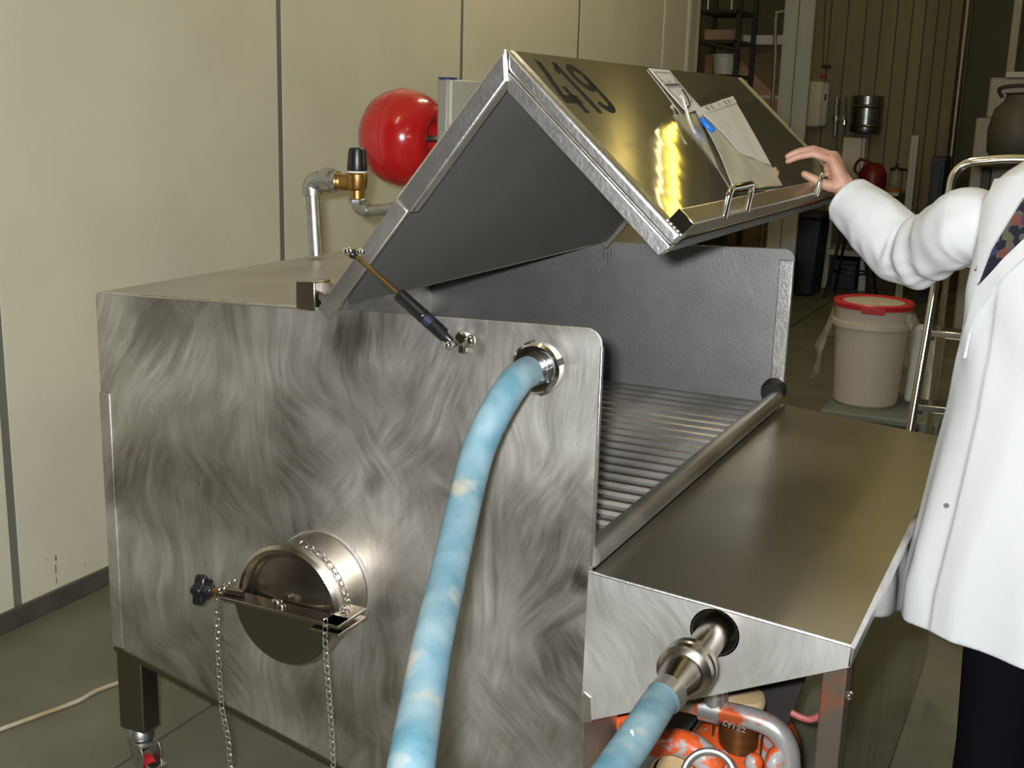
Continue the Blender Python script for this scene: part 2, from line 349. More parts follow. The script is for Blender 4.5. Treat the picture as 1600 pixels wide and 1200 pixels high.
# rust run on a wall panel
st = MB()
for (x, y, l, wd) in ((87, 868, 8, 2.2), (87, 882, 14, 1.6), (88, 902, 10, 1.2), (97, 918, 4, 1.2), (72, 871, 3, 1), (133, 881, 3, 1.2), (62, 925, 2, 1)):
    p = at(x, y, 0, WX+.0006); q = at(x+.5, y+l, 0, WX+.0006); st.ribbon([p, (p+q)/2, q], wd*.0024, (1,0,0), .0006)
part('rust_stain', st, M['rust'], wl, org=(0,0,0))
FY = 11.4
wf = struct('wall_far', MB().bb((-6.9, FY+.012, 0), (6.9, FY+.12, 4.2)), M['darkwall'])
px = [1262, 1288, 1314, 1342, 1366, 1390, 1413, 1433, 1452, 1471, 1490, 1505]
for i in range(len(px)-1):
    a = at(px[i], 150, 1, FY).x; b = at(px[i+1], 150, 1, FY).x
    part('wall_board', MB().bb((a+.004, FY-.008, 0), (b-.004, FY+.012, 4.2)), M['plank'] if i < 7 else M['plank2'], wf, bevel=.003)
x0 = at(1505, 150, 1, FY).x
for k in range(16):
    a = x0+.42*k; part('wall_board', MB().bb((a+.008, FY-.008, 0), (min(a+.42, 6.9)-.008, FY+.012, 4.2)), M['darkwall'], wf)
a = at(1216, 150, 1, 10.0).x; b = at(1238, 150, 1, 10.0).x; c = at(1262, 150, 1, 10.0).x
struct('trim_3', MB().bb((a, 10.0, 0), (b-.004, 10.05, 4.2)), M['pale'])
struct('trim_4', MB().bb((b+.004, 10.0, 0), (c, 10.05, 4.2)), M['pale'])
struct('wall_right', MB().bb((6.9, -5, 0), (7.02, 14, 4.2)), M['brownwall'])
struct('wall_back', MB().bb((-7, -5.12, 0), (7, -5, 4.2)), M['brownwall'])
struct('wall_recess', MB().bb((-7.02, 8.5, 0), (-6.9, 12, 4.2)), M['plank'])
struct('trim_5', MB().bb((-6.9, 8.45, 0), (WX-.012, 8.56, 4.2)), M['wall'])

# strip lamps of the hall (above the frame; one is mirrored in the lid, two are added for ceiling glow)
def lamp(x, y, label, rad, z=3.7, up=3., L_=1.5, w_=.13, cross=False):
    t = thing('strip_lamp', label, 'lamp', (x, y, z), 'strip lamps hung below the ceiling')
    u, v_ = (V((0, 1, 0)), V((1, 0, 0))) if cross else (V((1, 0, 0)), V((0, 1, 0))); c = V((x, y, z)); Z = V((0, 0, 1))
    part('lamp_housing', MB().prism([c+u*a_-v_*(L_/2)+Z*b_ for a_, b_ in ((-.05, .07), (.05, .07), (.09, .02), (-.09, .02))], v_*L_), M['lampmetal'], t, bevel=.004)
    for dy in (-.36, .36): part('hanger_wire', MB().tube([c+v_*(dy*L_)+Z*.07, V((x, y, 4.2))+v_*(dy*L_)], .004, 6), M['lampmetal'], t)
    part('lamp_tube', MB().tube([c-v_*(L_/2-.02)-Z*.02, c+v_*(L_/2-.02)-Z*.02], w_/2, 16), emis('yellow_tube_glow', (1., .78, .12) if rad < 8 else (1., .90, .66), rad), t)
    if up: part('added_uplight', MB().box(c+Z*.074, (.09, L_-.06, .008), (u, v_, Z)), emis('added_uplight_glow', (1., .86, .45), up), t)  # glowing strip added on top to brighten the ceiling that the lid mirrors
lamp(-.46, 9.0, 'yellow strip lamp mirrored in the lid, over the far hall', 7.0, 3.80, 14, .95, .062, True)
lamp(3.4, 9.0, 'unseen strip lamp added over the far hall to brighten the ceiling', 8, 3.7, 40)  # unseen lamp added mainly for its upward glow on the far ceiling
lamp(-4.6, 10.2, 'unseen strip lamp added in the rack recess to brighten the ceiling', 5, 3.7, 16)  # added out of view so the ceiling reflected in the lid is brighter
lamp(-1.3, 5.2, 'strip lamp over the floor beyond the steel tank', 44, 3.9, 0)
lamp(3.0, 4.4, 'strip lamp beyond the person in the coat', 20, 3.9, 0)
lamp(-1.3, .4, 'strip lamp over the cream wall nearest the viewer', 20, 3.9, 0)
lamp(3.0, -1.6, 'strip lamp behind and right of the viewer', 14, 3.9, 0)

# ------------------------------------------------------------------ the steel tank
YN, YF = 1.82, 3.22
T = thing('steel_tank', 'large ground stainless steel tank with raised hinged lid and 419 painted on it', 'tank', (-1.28, 2.5, 0))
XL, XR = -1.85, -.712
def zt(x): return 1.147 + (x+1.85)*(.041/1.138)
def zb(x): return .335 - (x+1.85)*.205
def arc(cx, cz, r, a0, a1, n=6): return [(cx+r*math.cos(math.radians(a0+(a1-a0)*k/n)), cz+r*math.sin(math.radians(a0+(a1-a0)*k/n))) for k in range(n+1)]
def side_poly(y):
    z = zt(XR)
    P = [(XL, zb(XL)), (XR, zb(XR))] + arc(XR-.028, z-.028, .028, 0, 88) + [(-1.283, zt(-1.283))] + arc(XL+.014, zt(XL)-.014, .014, 92, 180, 4)
    return [V((x, y, zz)) for x, zz in P]
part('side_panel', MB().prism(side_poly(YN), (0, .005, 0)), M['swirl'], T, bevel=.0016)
part('side_panel', MB().prism(side_poly(YF), (0, .005, 0)), M['inner'], T, bevel=.0016)
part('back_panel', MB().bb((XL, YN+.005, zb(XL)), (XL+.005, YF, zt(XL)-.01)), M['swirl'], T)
part('top_panel', MB().prism([V((XL+.006, YN+.005, zt(XL)-.008)), V((-1.285, YN+.005, zt(-1.285)-.008)), V((-1.285, YN+.005, zt(-1.285)-.002)), V((XL+.006, YN+.005, zt(XL)-.002))], (0, YF-YN-.005, 0)), M['steel'], T)
part('front_panel', MB().bb((XR-.005, YN+.005, zb(XR)), (XR, YF, .748)), M['steel'], T)
part('bottom_panel', MB().prism([V((XL, YN+.005, zb(XL))), V((XR, YN+.005, zb(XR))), V((XR, YN+.005, zb(XR)+.005)), V((XL, YN+.005, zb(XL)+.005))], (0, YF-YN-.005, 0)), M['steel'], T)
# folded lips and welds
part('front_lip', MB().bb((XR-.040, YF-.006, .76), (XR-.001, YF, zt(XR)-.03)), M['bright'], T, bevel=.002)
part('front_lip', MB().bb((XR-.003, YN-.0025, .765), (XR+.0015, YN+.007, zt(XR)-.03)), M['bright'], T, bevel=.001)
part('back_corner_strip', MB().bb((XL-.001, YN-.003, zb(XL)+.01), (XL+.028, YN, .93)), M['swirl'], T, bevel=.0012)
part('bottom_lip', MB().prism([V((XL+.002, YN-.003, zb(XL)-.001)), V((XR, YN-.003, zb(XR)-.001)), V((XR, YN-.003, zb(XR)+.011)), V((XL+.002, YN-.003, zb(XL)+.013))], (0, .008, 0)), M['leg'], T, bevel=.001)
wb = MB()
pts = []
for k in range(60):
    x = -1.80 + k*(.50/59); pts.append(V((x, YN-.0002, zt(x)-.004-.0015*mnoise.noise(V((x*40, 0, 0))))))
wb.tube(pts, [.0018+.0012*abs(mnoise.noise(V((k*.7, 3, 0)))) for k in range(60)], 6)
part('weld_bead', wb, M['bright'], T)
sm_ = MB()
for (x, y, dx, dy, wd) in ((1128, 386, 22, 60, .0014), (1140, 388, 14, 40, .0010), (1150, 392, 24, 66, .0016), (1168, 600, 6, 12, .0016), (1064, 590, 3, 3, .002), (944, 372, 8, 26, .0012), (932, 412, 5, 12, .0014), (1180, 520, 6, 10, .001)):
    p = at(x, y, 1, YF-.0006); q = at(x+dx, y+dy, 1, YF-.0006); sm_.ribbon([p, (p+q)/2, q], wd, (0, -1, 0), .0004)
o = part('scratch', sm_, M['bright'], T); o['kind'] = 'stuff'
sm_ = MB()
for (x, y, dy) in ((944, 388, 18), (950, 392, 22), (955, 386, 16), (922, 420, 3), (1102, 577, 3)):
    p = at(x, y, 1, YF-.0006); q = at(x-1, y+dy, 1, YF-.0006); sm_.ribbon([p, (p+q)/2, q], .002, (0, -1, 0), .0004)
o = part('dark_scuff', sm_, M['grime'], T); o['kind'] = 'stuff'
part('side_rivet', MB().ell(at(829, 403, 1, YF-.002), (.010, .004, .010)), M['bronze'], T)
# bars of the tray
nb = 23
b0 = None
for k in range(nb):
    y = YN+.075+k*(YF-YN-.10)/(nb-1)
    if b0 is None:
        b0 = part('tray_bar', MB().tube([(-1.84, y, .748), (-.738, y, .748)], .0145, 10), M['steel'], T, org=(-1.28, y, .748))
    else:
        o = b0.copy(); COL.objects.link(o); o.location = V((-1.28, y, .748))-ORG[T.name]
part('tray_support', MB().bb((-1.5, YN+.005, .70), (-1.47, YF, .732)).bb((-.80, YN+.005, .70), (-.77, YF, .732)), M['leg'], T)
# rail along the front of the tray
part('front_rail', MB().tube([(-.722, YN+.006, .780), (-.722, YF-.05, .780)], .0225, 20), M['steel'], T)
part('rail_socket', MB().tube([(-.735, YF-.045, .790), (-.738, YF-.02, .794), (-.738, YF, .796)], [.030, .034, .034], 20), M['rubber'], T)
# sloping shelf along the front
TA = at(920, 892, 1, YN); TB = at(1330, 1008, 1, YN); TC = at(1328, 1042, 1, YN); TD = at(908, 1128, 1, YN)
XF = TB.x
part('front_shelf', MB().prism([V((XR+.001, YN, TA.z)), V((XF, YN, TB.z)), V((XF, YN, TB.z-.003)), V((XR+.001, YN, TA.z-.003))], (0, YF-YN, 0)), M['table'], T, bevel=.001)
# the wedge end with a round hole for the outlet pipe
HC = at(1117, 988, 1, YN); HR = .040
def wedge(y, hole):
    bm = bmesh.new(); out = [bm.verts.new((p.x, y, p.z)) for p in (TA, TB, TC, TD)]
    es = [bm.edges.new((out[i], out[(i+1) % 4])) for i in range(4)]
    if hole:
        hv = [bm.verts.new((HC.x+HR*math.cos(2*PI*k/28), y, HC.z+HR*math.sin(2*PI*k/28))) for k in range(28)]
        es += [bm.edges.new((hv[i], hv[(i+1) % 28])) for i in range(28)]
    bmesh.ops.triangle_fill(bm, edges=es, use_beauty=True)
    bm.verts.index_update(); m = MB(); vs = [v.co.copy() for v in bm.verts]; fs = [tuple(v.index for v in f.verts) for f in bm.faces]
    bd = [(e.verts[0].index, e.verts[1].index) for e in bm.edges if len(e.link_faces) == 1]; n = len(vs)
    m.add(vs + [p+V((0, .004, 0)) for p in vs], fs + [tuple(i+n for i in f[::-1]) for f in fs] + [(a, b, b+n, a+n) for a, b in bd]); bm.free(); return m
part('shelf_end', wedge(YN-.002, True), M['swirl2'], T, smooth=0)
part('shelf_end', wedge(YF-.004, False), M['swirl2'], T, smooth=0)
part('shelf_edge_weld', MB().tube([TA+V((.004, -.003, .0)), (TA+TB)/2+V((0, -.003, .001)), TB+V((0, -.003, 0))], .003, 8), M['bright'], T)
part('shelf_front_lip', MB().prism([V((XF-.001, YN-.002, TB.z+.001)), V((XF+.007, YN-.002, TB.z-.005)), V((XF+.003, YN-.002, TC.z)), V((XF-.002, YN-.002, TC.z))], (0, YF-YN, 0)), M['bright'], T, bevel=.001)
part('shelf_gusset', MB().prism([TD+V((0, -.004, 0)), TD+V((.022, -.004, .006)), TD+V((.018, -.004, .055)), TD+V((.004, -.004, .062)), TD+V((0, -.004, .05))], (0, .003, 0)), M['bright'], T, bevel=.001)
part('front_skirt', MB().bb((XF-.006, YN+.075, .09), (XF-.002, YF, TC.z)), M['skirt'], T)
part('skirt_bolt', MB().ell(at(1327, 1087, 0, XF+.002), (.006, .008, .008)), M['chrome'], T)
# legs and castors
def leg(x, y, ztop, m, zbot=.13, sx=.052):
    part('leg', MB().bb((x-sx/2, y-.026, zbot), (x+sx/2, y+.026, ztop)), m, T, bevel=.003)
def castor(x, y, ang, wheel='redlid'):
    c, s_ = math.cos(ang), math.sin(ang); X = V((c, s_, 0)); Y = V((-s_, c, 0)); Z = V((0, 0, 1)); o = V((x, y, 0))
    k = part('castor', MB().lathe(o+Z*.104, Z, [(0, .026), (.022, .026), (.026, .018), (.03, .008), (.03, 0), (0, 0)], 20).box(o+Z*.098+X*.008, (.07, .046, .008), (X, Y, Z)), M['galv'], T, bevel=.001)
    fk = MB()
    for sg in (-1, 1):
        P = [(-.022, .10), (.042, .10), (.052, .082), (.044, .04), (.034, .026), (.018, .03), (-.008, .066)]
        fk.prism([o+X*(a+.004)+Y*(sg*.022-.0015)+Z*b for a, b in P], Y*.003)
    part('castor_fork', fk, M['galv'], k, bevel=.001)
    part('castor_wheel', MB().lathe(o+X*.03+Z*.034-Y*.014, Y, [(0, 0), (.026, 0), (.034, .006), (.034, .022), (.026, .028), (0, .028)], 24), M[wheel], k)
    part('castor_axle', MB().tube([o+X*.03+Z*.034-Y*.028, o+X*.03+Z*.034+Y*.028], .006, 10).box(o+X*.075+Z*.062, (.028, .036, .006), (X, Y, Z)), M['chrome'], k)
LX = (at(192, 1040, 1, YN+.07).x+at(254, 1135, 1, YN+.07).x)/2
for (x, y) in ((LX+.012, YN+.045), (LX+.012, YF-.05)):
    leg(x, y, zb(XL)+.02, M['leg'], sx=.072); castor(x, y, -.35)
for (x, y) in ((-.287, YN+.05), (-.36, YF-.05)):
    leg(x, y, TC.z+.01, M['legsteel'], .13, .040); castor(x, y, -.8, 'rubber')

# hinge block on the top edge
hb = MB(); A = at(462, 470, 1, YN-.004)
hb.bb((A.x-.001, YN-.004, zt(-1.33)-.006), (A.x+.044, YN+.05, zt(-1.33)+.050))
part('hinge_block', hb, M['bronze'], T, bevel=.003)
part('hinge_pin', MB().tube([(A.x+.06, YN-.003, zt(-1.3)+.022), (A.x+.06, YF+.01, zt(-1.3)+.022)], .009, 12).bb((A.x+.04, YN+.02, zt(-1.3)-.004), (A.x+.10, YN+.024, zt(-1.3)+.045)), M['steel'], T)

# ---- the folded lid
YL0, YL1 = 1.802, 3.225
HP = at(497, 485, 1, YL0); RD = at(790, 78, 1, YL0)
sA = V((RD.x-HP.x, 0, RD.z-HP.z)); LA = sA.length; sA.normalize(); iA = V((sA.z, 0, -sA.x))       # inward (down/right)
BE = at(1060, 368, 1, YL0)
sB = V((BE.x-RD.x, 0, BE.z-RD.z)); LB = sB.length+.004; sB.normalize(); nB = V((-sB.z, 0, sB.x))     # outward
def LQ(a, n, y): return V((RD.x, y, RD.z)) + sB*a + nB*n        # a point on the front lid face
def prof(y, th):
    k = .012
    return None
P0 = V((HP.x, 0, HP.z)); R0 = V((RD.x, 0, RD.z))
def Y_(p, y): return V((p.x, y, p.z))
th = .006
# inner corner of the fold for an offset d inwards
def fold_in(d):
    # solve R0 + iA*d + sA*t == R0 - nB*d + sB*u
    a11, a12 = sA.x, -sB.x; a21, a22 = sA.z, -sB.z
    bx = -nB.x*d-iA.x*d; bz = -nB.z*d-iA.z*d
    det = a11*a22-a12*a21; t = (bx*a22-a12*bz)/det
    return R0+iA*d+sA*t
lid = part('lid', MB().prism([Y_(P0+sA*.02, YL0+.03), Y_(R0, YL0+.03), Y_(R0+sB*LB, YL0+.03), Y_(R0+sB*LB-nB*th, YL0+.03), Y_(fold_in(th), YL0+.03), Y_(P0+sA*.02+iA*th, YL0+.03)], (0, YL1-YL0-.06, 0)), M['lidtop'], T)
lid['label'] = 'raised folded lid with polished front face'
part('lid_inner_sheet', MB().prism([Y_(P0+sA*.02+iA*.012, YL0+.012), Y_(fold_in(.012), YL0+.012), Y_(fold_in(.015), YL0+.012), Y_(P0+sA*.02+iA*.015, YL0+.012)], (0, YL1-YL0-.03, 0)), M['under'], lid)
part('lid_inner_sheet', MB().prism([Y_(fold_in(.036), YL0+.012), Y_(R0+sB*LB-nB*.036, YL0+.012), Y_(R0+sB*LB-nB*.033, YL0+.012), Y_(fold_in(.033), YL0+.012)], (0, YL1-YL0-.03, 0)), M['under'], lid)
stp = sA*(at(622, 316, 1, YL0)-HP).dot(sA) if False else sA*((at(622, 316, 1, YL0)-HP).dot(sA))
# side frames: rear leg of the fold (outer channel), front leg, and the flat hinge arm
for y0, y1 in ((YL0, YL0+.030), (YL1-.030, YL1)):
    d = .034
    part('rear_edge_channel', MB().prism([Y_(P0+stp-iA*.006, y0), Y_(R0-iA*.003, y0), Y_(fold_in(d), y0), Y_(P0+stp+iA*d, y0)], (0, y1-y0, 0)), M['bright'], lid, bevel=.005, seg=3)
    part('hinge_arm', MB().prism([Y_(P0-iA*.004, y0+.002), Y_(P0+stp-iA*.004, y0+.002), Y_(P0+stp+iA*.028, y0+.002), Y_(P0+iA*.028, y0+.002)], (0, .012, 0)), M['steel'], lid, bevel=.002)
    part('front_edge_channel', MB().prism([Y_(R0+nB*.003, y0), Y_(R0+sB*LB+nB*.003, y0), Y_(R0+sB*LB-nB*.022, y0), Y_(fold_in(.022), y0)], (0, y1-y0, 0)), M['bright'], lid, bevel=.007, seg=4)
    part('front_edge_flange', MB().prism([Y_(fold_in(.0225), y0+.001), Y_(R0+sB*LB-nB*.0225, y0+.001), Y_(R0+sB*(LB-.004)-nB*.048, y0+.001), Y_(fold_in(.046), y0+.001)], (0, y1-y0-.002, 0)), M['bright'], lid, bevel=.002)
sm_ = MB()
def hitA(x, y, n):
    d = ray(x, y); o_ = Y_(P0, 0)+iA*n; return CAM+d*(iA.dot(o_-CAM)/iA.dot(d))
for (x, y, dx, dy, wd) in ((668, 272, 4, 24, .0018), (680, 268, 5, 22, .0016), (692, 262, 5, 20, .0018), (703, 254, 5, 18, .0016), (715, 248, 5, 22, .0016), (716, 272, 4, 14, .001), (690, 322, 3, 10, .001), (652, 300, 4, 14, .001)):
    p = hitA(x, y, .0154); q = hitA(x+dx, y+dy, .0154); sm_.ribbon([p, (p+q)/2, q], wd, iA, .0003)
o = part('drip_mark', sm_, M['steel'], lid); o['kind'] = 'stuff'
part('fold_weld', MB().tube([Y_(R0, YL0-.001), Y_(fold_in(.034), YL0-.001)], .003, 8), M['bright'], lid)
ef = at(1038, 379, 1, YL0); a0 = (Y_(ef, 0)-R0).dot(sB)
part('front_bar', MB().prism([Y_(R0+sB*(LB-.034), YL0+.006), Y_(R0+sB*(LB-.034)+nB*.030, YL0+.006), Y_(R0+sB*LB+nB*.030, YL0+.006), Y_(R0+sB*LB, YL0+.006)], (0, YL1-YL0-.012, 0)), M['table'], lid, bevel=.003)
part('front_bar_end', MB().prism([Y_(R0+sB*(LB-.034), YL0+.001), Y_(R0+sB*(LB-.034)+nB*.031, YL0+.001), Y_(R0+sB*(LB+.001)+nB*.031, YL0+.001), Y_(R0+sB*(LB+.001), YL0+.001)], (0, .005, 0)), M['chrome'], lid, bevel=.001)
wl_ = MB()
for k in range(5): wl_.ell(Y_(R0+sB*(LB-.034+.008*k)+nB*.003, YL0), (.004, .003, .003), n=8, m=6)
part('weld_bead', wl_, M['bright'], lid)
# handles
def handle(pa, pb, h):
    q = []
    up = V((.16, 0, 1)).normalized()
    A, B = V(pa), V(pb); ab = (B-A).normalized(); r = .016
    q = [A, A+up*(h-r)]
    for k in range(1, 6):
        t = PI/2*k/6; q.append(A+up*(h-r)+up*(r*math.sin(t))+ab*(r*(1-math.cos(t))))
    q += [A+up*h+ab*r, B+up*h-ab*r]
    for k in range(1, 6):
        t = PI/2*k/6; q.append(B+up*h-ab*r+ab*(r*math.sin(t))-up*(r*(1-math.cos(t))))
    q += [B+up*(h-r), B]
    part('handle', MB().tube(q, .0055, 12), M['chrome'], lid)
def hitB(x, y, n=0.):
    d = ray(x, y); o = LQ(0, n, 0); t = nB.dot(o-CAM)/nB.dot(d); return CAM+d*t
hA = hitB(1131, 341, .026); hB_ = hitB(1166, 331, .026); hC = hitB(1275, 306, .026)
handle(hA, hB_, .052); handle(hC, hC+(hB_-hA), .046)
# painted number 4 1 9
def T2(u, v): return LQ(.020+.125*(1-v), .0003, 1.852+u)
num = MB(); WD = .0165
def stroke(P, wd=WD): num.ribbon([T2(*p) for p in P], wd, nB, .0006)
stroke([(.042, 1.0), (.030, .72), (.006, .30)]); stroke([(-.002, .255), (.03, .255), (.068, .255)], .018); stroke([(.050, .50), (.050, .25), (.050, 0)])
stroke([(.108, 1.0), (.108, .5), (.108, 0)]); stroke([(.084, .80), (.096, .86), (.108, .95)], .013)
def ring(cx, cy, rx, ry, a0, a1, n=18): return [(cx+rx*math.cos(math.radians(a0+(a1-a0)*k/n)), cy+ry*math.sin(math.radians(a0+(a1-a0)*k/n))) for k in range(n+1)]
stroke(ring(.172, .715, .026, .215, 0, 360)); stroke([(.198, .74), (.198, .50), (.198, .28)]); stroke(ring(.172, .27, .026, .20, 0, -165))
part('painted_number', num, M['number'], lid, smooth=0)

# ---- gas strut
S0 = at(553, 397, 1, YL0-.012); S1 = at(706, 534, 1, YL0-.006)
sd = (S1-S0).normalized(); SL = (S1-S0).length
gs = part('gas_strut', MB().lathe(S0, sd, [(0, SL*.46), (.0100, SL*.46), (.0125, SL*.475), (.0125, SL*.93), (.009, SL*.95), (.007, SL), (0, SL)], 18), M['black'], T)
part('strut_rod', MB().tube([S0, S0+sd*SL*.48], .0050, 10), M['amber'], gs)
part('strut_collar', MB().lathe(S0, sd, [(.0126, SL*.70), (.0130, SL*.705), (.0130, SL*.72), (.0126, SL*.725)], 18), M['black'], gs)
part('rod_end', MB().ell(S0, (.009, .012, .009)), M['black'], gs)
part('strut_label', MB().lathe(S0, sd, [(.0126, SL*.74), (.0128, SL*.741), (.0128, SL*.80), (.0126, SL*.801)], 18), M['navy'], gs)
part('ball_stud', MB().ell(S0+V((-.006, -.012, .006)), (.008, .008, .008)).tube([S0, S0+V((.012, .02, .004))], .006, 10).ell(S0+V((.016, -.006, .006)), (.006, .006, .007)), M['chrome'], gs)
part('ball_stud', MB().ell(S1+V((.0, -.012, -.004)), (.008, .008, .008)).tube([S1+V((0, -.012, -.004)), S1+V((.004, .022, .0))], .007, 10).lathe(S1+V((.018, -.004, .008)), (0, 1, 0), [(0, 0), (.009, 0), (.012, .004), (.012, .014), (.009, .026)], 14).ell(S1+V((.035, .004, .004)), (.010, .008, .012)), M['chrome'], gs)
part('strut_bracket', MB().bb((S1.x+.006, YN-.016, S1.z-.022), (S1.x+.022, YN, S1.z+.010)), M['bronze'], gs, bevel=.004)

# ---- drain port with dished cap, clamp bars and star knob
DC = at(505, 912, 1, YN); YC = 1.70; DR = .113
O = V((DC.x, YN, DC.z)); AX = V((0, -1, 0)); DL = YN-YC
dp = part('drain_neck', MB().lathe(O, AX, [(DR-.006, 0), (DR-.006, DL-.012), (DR-.010, DL-.012), (DR-.010, 0)], 56, True), M['bronze'], T)
part('neck_weld', MB().torus(O+AX*.002, AX, DR-.005, .003, 56, 8), M['bright'], dp)
part('clamp_ring', MB().lathe(O, AX, [(DR-.008, DL-.026), (DR+.004, DL-.024), (DR+.006, DL-.014), (DR+.005, DL-.004), (DR-.002, DL+.002), (DR-.008, DL)], 64, True), M['bronze'], dp)
part('drain_cap', MB().lathe(O, AX, [(DR-.002, DL-.012), (DR-.002, DL+.002), (DR-.010, DL+.004), (DR-.016, DL-.002), (DR-.022, DL-.012), (DR-.05, DL-.004), (DR-.08, DL-.001), (0, DL)], 64), M['bronze'], dp)
zb_ = DC.z-.002
hpz = [V((DC.x+(DR+.001)*math.cos(math.radians(a)), YC-.012, DC.z+(DR+.001)*math.sin(math.radians(a)))) for a in range(180, 361, 5)]
part('half_cover', MB().prism(hpz, (0, .004, 0)), M['coverdark'], dp, bevel=.001)
part('clamp_bar', MB().bb((DC.x-DR-.012, YC-.044, zb_+.003), (DC.x+DR+.034, YC-.004, zb_+.010)).bb((DC.x+DR-.004, YC-.044, zb_+.003), (DC.x+DR+.034, YC+.05, zb_+.010)), M['bronze'], dp, bevel=.0015)
part('clamp_bar', MB().bb((DC.x+DR-.03, YC-.042, zb_-.013), (DC.x+DR+.034, YC+.05, zb_-.007)), M['bronze'], dp, bevel=.0015)
part('clamp_bolt', MB().tube([(DC.x-DR+.03, YC-.022, zb_+.017), (DC.x-DR-.02, YC-.030, zb_+.017)], .007, 12), M['bronze'], dp)
part('wing_nut', MB().ell((DC.x-.008, YC-.018, zb_+.014), (.012, .010, .008)).ell((DC.x+.006, YC-.024, zb_+.012), (.010, .008, .006)), M['bronze'], dp)
kc = V((DC.x-DR-.048, YC-.036, zb_+.012)); ka = V((-1, -.25, 0)).normalized()
kn = MB(); kx = V((0, 0, 1)); ky = ka.cross(kx); q = []
for k in range(60):
    t = 2*PI*k/60; r = .0255+.0050*math.cos(5*t); q.append(kc+kx*(r*math.cos(t))+ky*(r*math.sin(t)))
kn.prism(q, ka*.022)
kn.lathe(kc, -ka, [(.014, 0), (.012, .014), (.0, .014)], 16)
part('star_knob', kn, M['black'], dp, bevel=.004, seg=3)
part('knob_stud', MB().tube([kc-ka*.03, kc-ka*.012], .0075, 12), M['brass'], dp)
part('knob_insert', MB().lathe(kc, ka, [(0, .024), (.005, .024), (.005, .022), (0, .022)], 12), M['brass'], dp)
def chain(pts, name='chain'):
    """links threaded along a polyline, alternately turned by 90 degrees"""
    P = cat_rom(pts, 24); acc = [0.]
    for a, b in zip(P[:-1], P[1:]): acc.append(acc[-1]+(b-a).length)
    step = .0135; m = MB(); s_ = 0; k = 0; i = 0
    while s_ < acc[-1]:
        while acc[i+1] < s_ and i < len(P)-2: i += 1
        c = P[i].lerp(P[i+1], (s_-acc[i])/max(1e-9, acc[i+1]-acc[i])); t = (P[i+1]-P[i]).normalized()
        u = V((0, 1, 0)) if abs(t.y) < .9 else V((1, 0, 0)); u = (u-t*u.dot(t)).normalized(); w_ = t.cross(u)
        if k % 2: u, w_ = w_, u
        u, w_ = (u+w_*.5).normalized(), (w_-u*.5).normalized()
        loop = []
        for q in range(10):
            an = 2*PI*q/10; loop.append(c+t*(.0090*math.cos(an))+u*(.0044*math.sin(an)))
        m.tube(loop, .00115, 5, closed=True, up=w_); s_ += step; k += 1
    o = part(name, m, M['chrome'], dp, smooth=60); o['kind'] = 'stuff'; return o
cx1 = DC.x-DR-.012; cx2 = DC.x+DR+.012
chain([V((cx1+.006, YC-.012, zb_+.03)), V((cx1, YC-.047, zb_-.0)), V((cx1-.001, YC-.047, zb_-.2)), V((cx1+.004, YC-.034, .30)), V((cx1+.008, YC-.03, .12)), V((cx1+.012, YC-.03, .012))])
ar = [V((DC.x+(DR+.006)*math.sin(math.radians(a)), YC+.03, DC.z+(DR+.006)*math.cos(math.radians(a)))) for a in (10, 30, 50, 70, 84)]
chain(ar + [V((cx2, YC+.0, zb_+.02))])
chain([V((cx2-.003, YC-.047, zb_+.013)), V((cx2-.003, YC-.048, zb_-.04)), V((cx2-.001, YC-.03, .35)), V((cx2-.004, YC-.03, .15)), V((cx2-.006, YC-.03, .012))])

# sockets for the two hoses
F1 = at(850, 570, 1, YN)
sk = part('inlet_socket', MB().lathe(F1, AX, [(.030, 0), (.034, .004), (.034, .012), (.026, .016), (.022, .02), (.022, 0)], 40, True), M['bronze'], T)
part('outlet_pipe', MB().lathe(V((HC.x, YN+.10, HC.z)), AX, [(.027, 0), (.027, .24), (.023, .24), (.023, 0)], 32, True), M['bronze'], T)
hs = MB()
part('outlet_hole_sleeve', MB().lathe(V((HC.x, YN+.06, HC.z)), AX, [(HR, 0), (HR+.003, 0), (HR+.003, .062), (HR, .062)], 36, True), M['leg'], T)

# ------------------------------------------------------------------ hoses
def scuff(mb_pts): pass
H1 = thing('blue_hose', 'thick faded blue hose curving down from the inlet near the top of the tank', 'hose', (F1.x, YN-.2, 0), 'blue hoses on the tank')
cl = [F1+AX*.035, F1+AX*.06, atd(806, 596, 1.925), atd(777, 640, 1.89), atd(749, 700, 1.87), atd(727, 780, 1.81), atd(700, 900, 1.67), atd(677, 1000, 1.53), atd(659, 1100, 1.41), atd(642, 1200, 1.28), atd(626, 1300, 1.20), atd(600, 1450, 1.12)]
end = cl[-1]; cl += [V((end.x-.04, end.y-.08, end.z*.45)), V((end.x-.05, end.y-.2, .045)), V((end.x+.05, end.y-.5, .03)), V((end.x+.3, end.y-.9, .03))]
C1 = cat_rom(cl, 8)
part('hose_tube', MB().tube(C1, .0265, 24), M['hose'], H1, smooth=60)
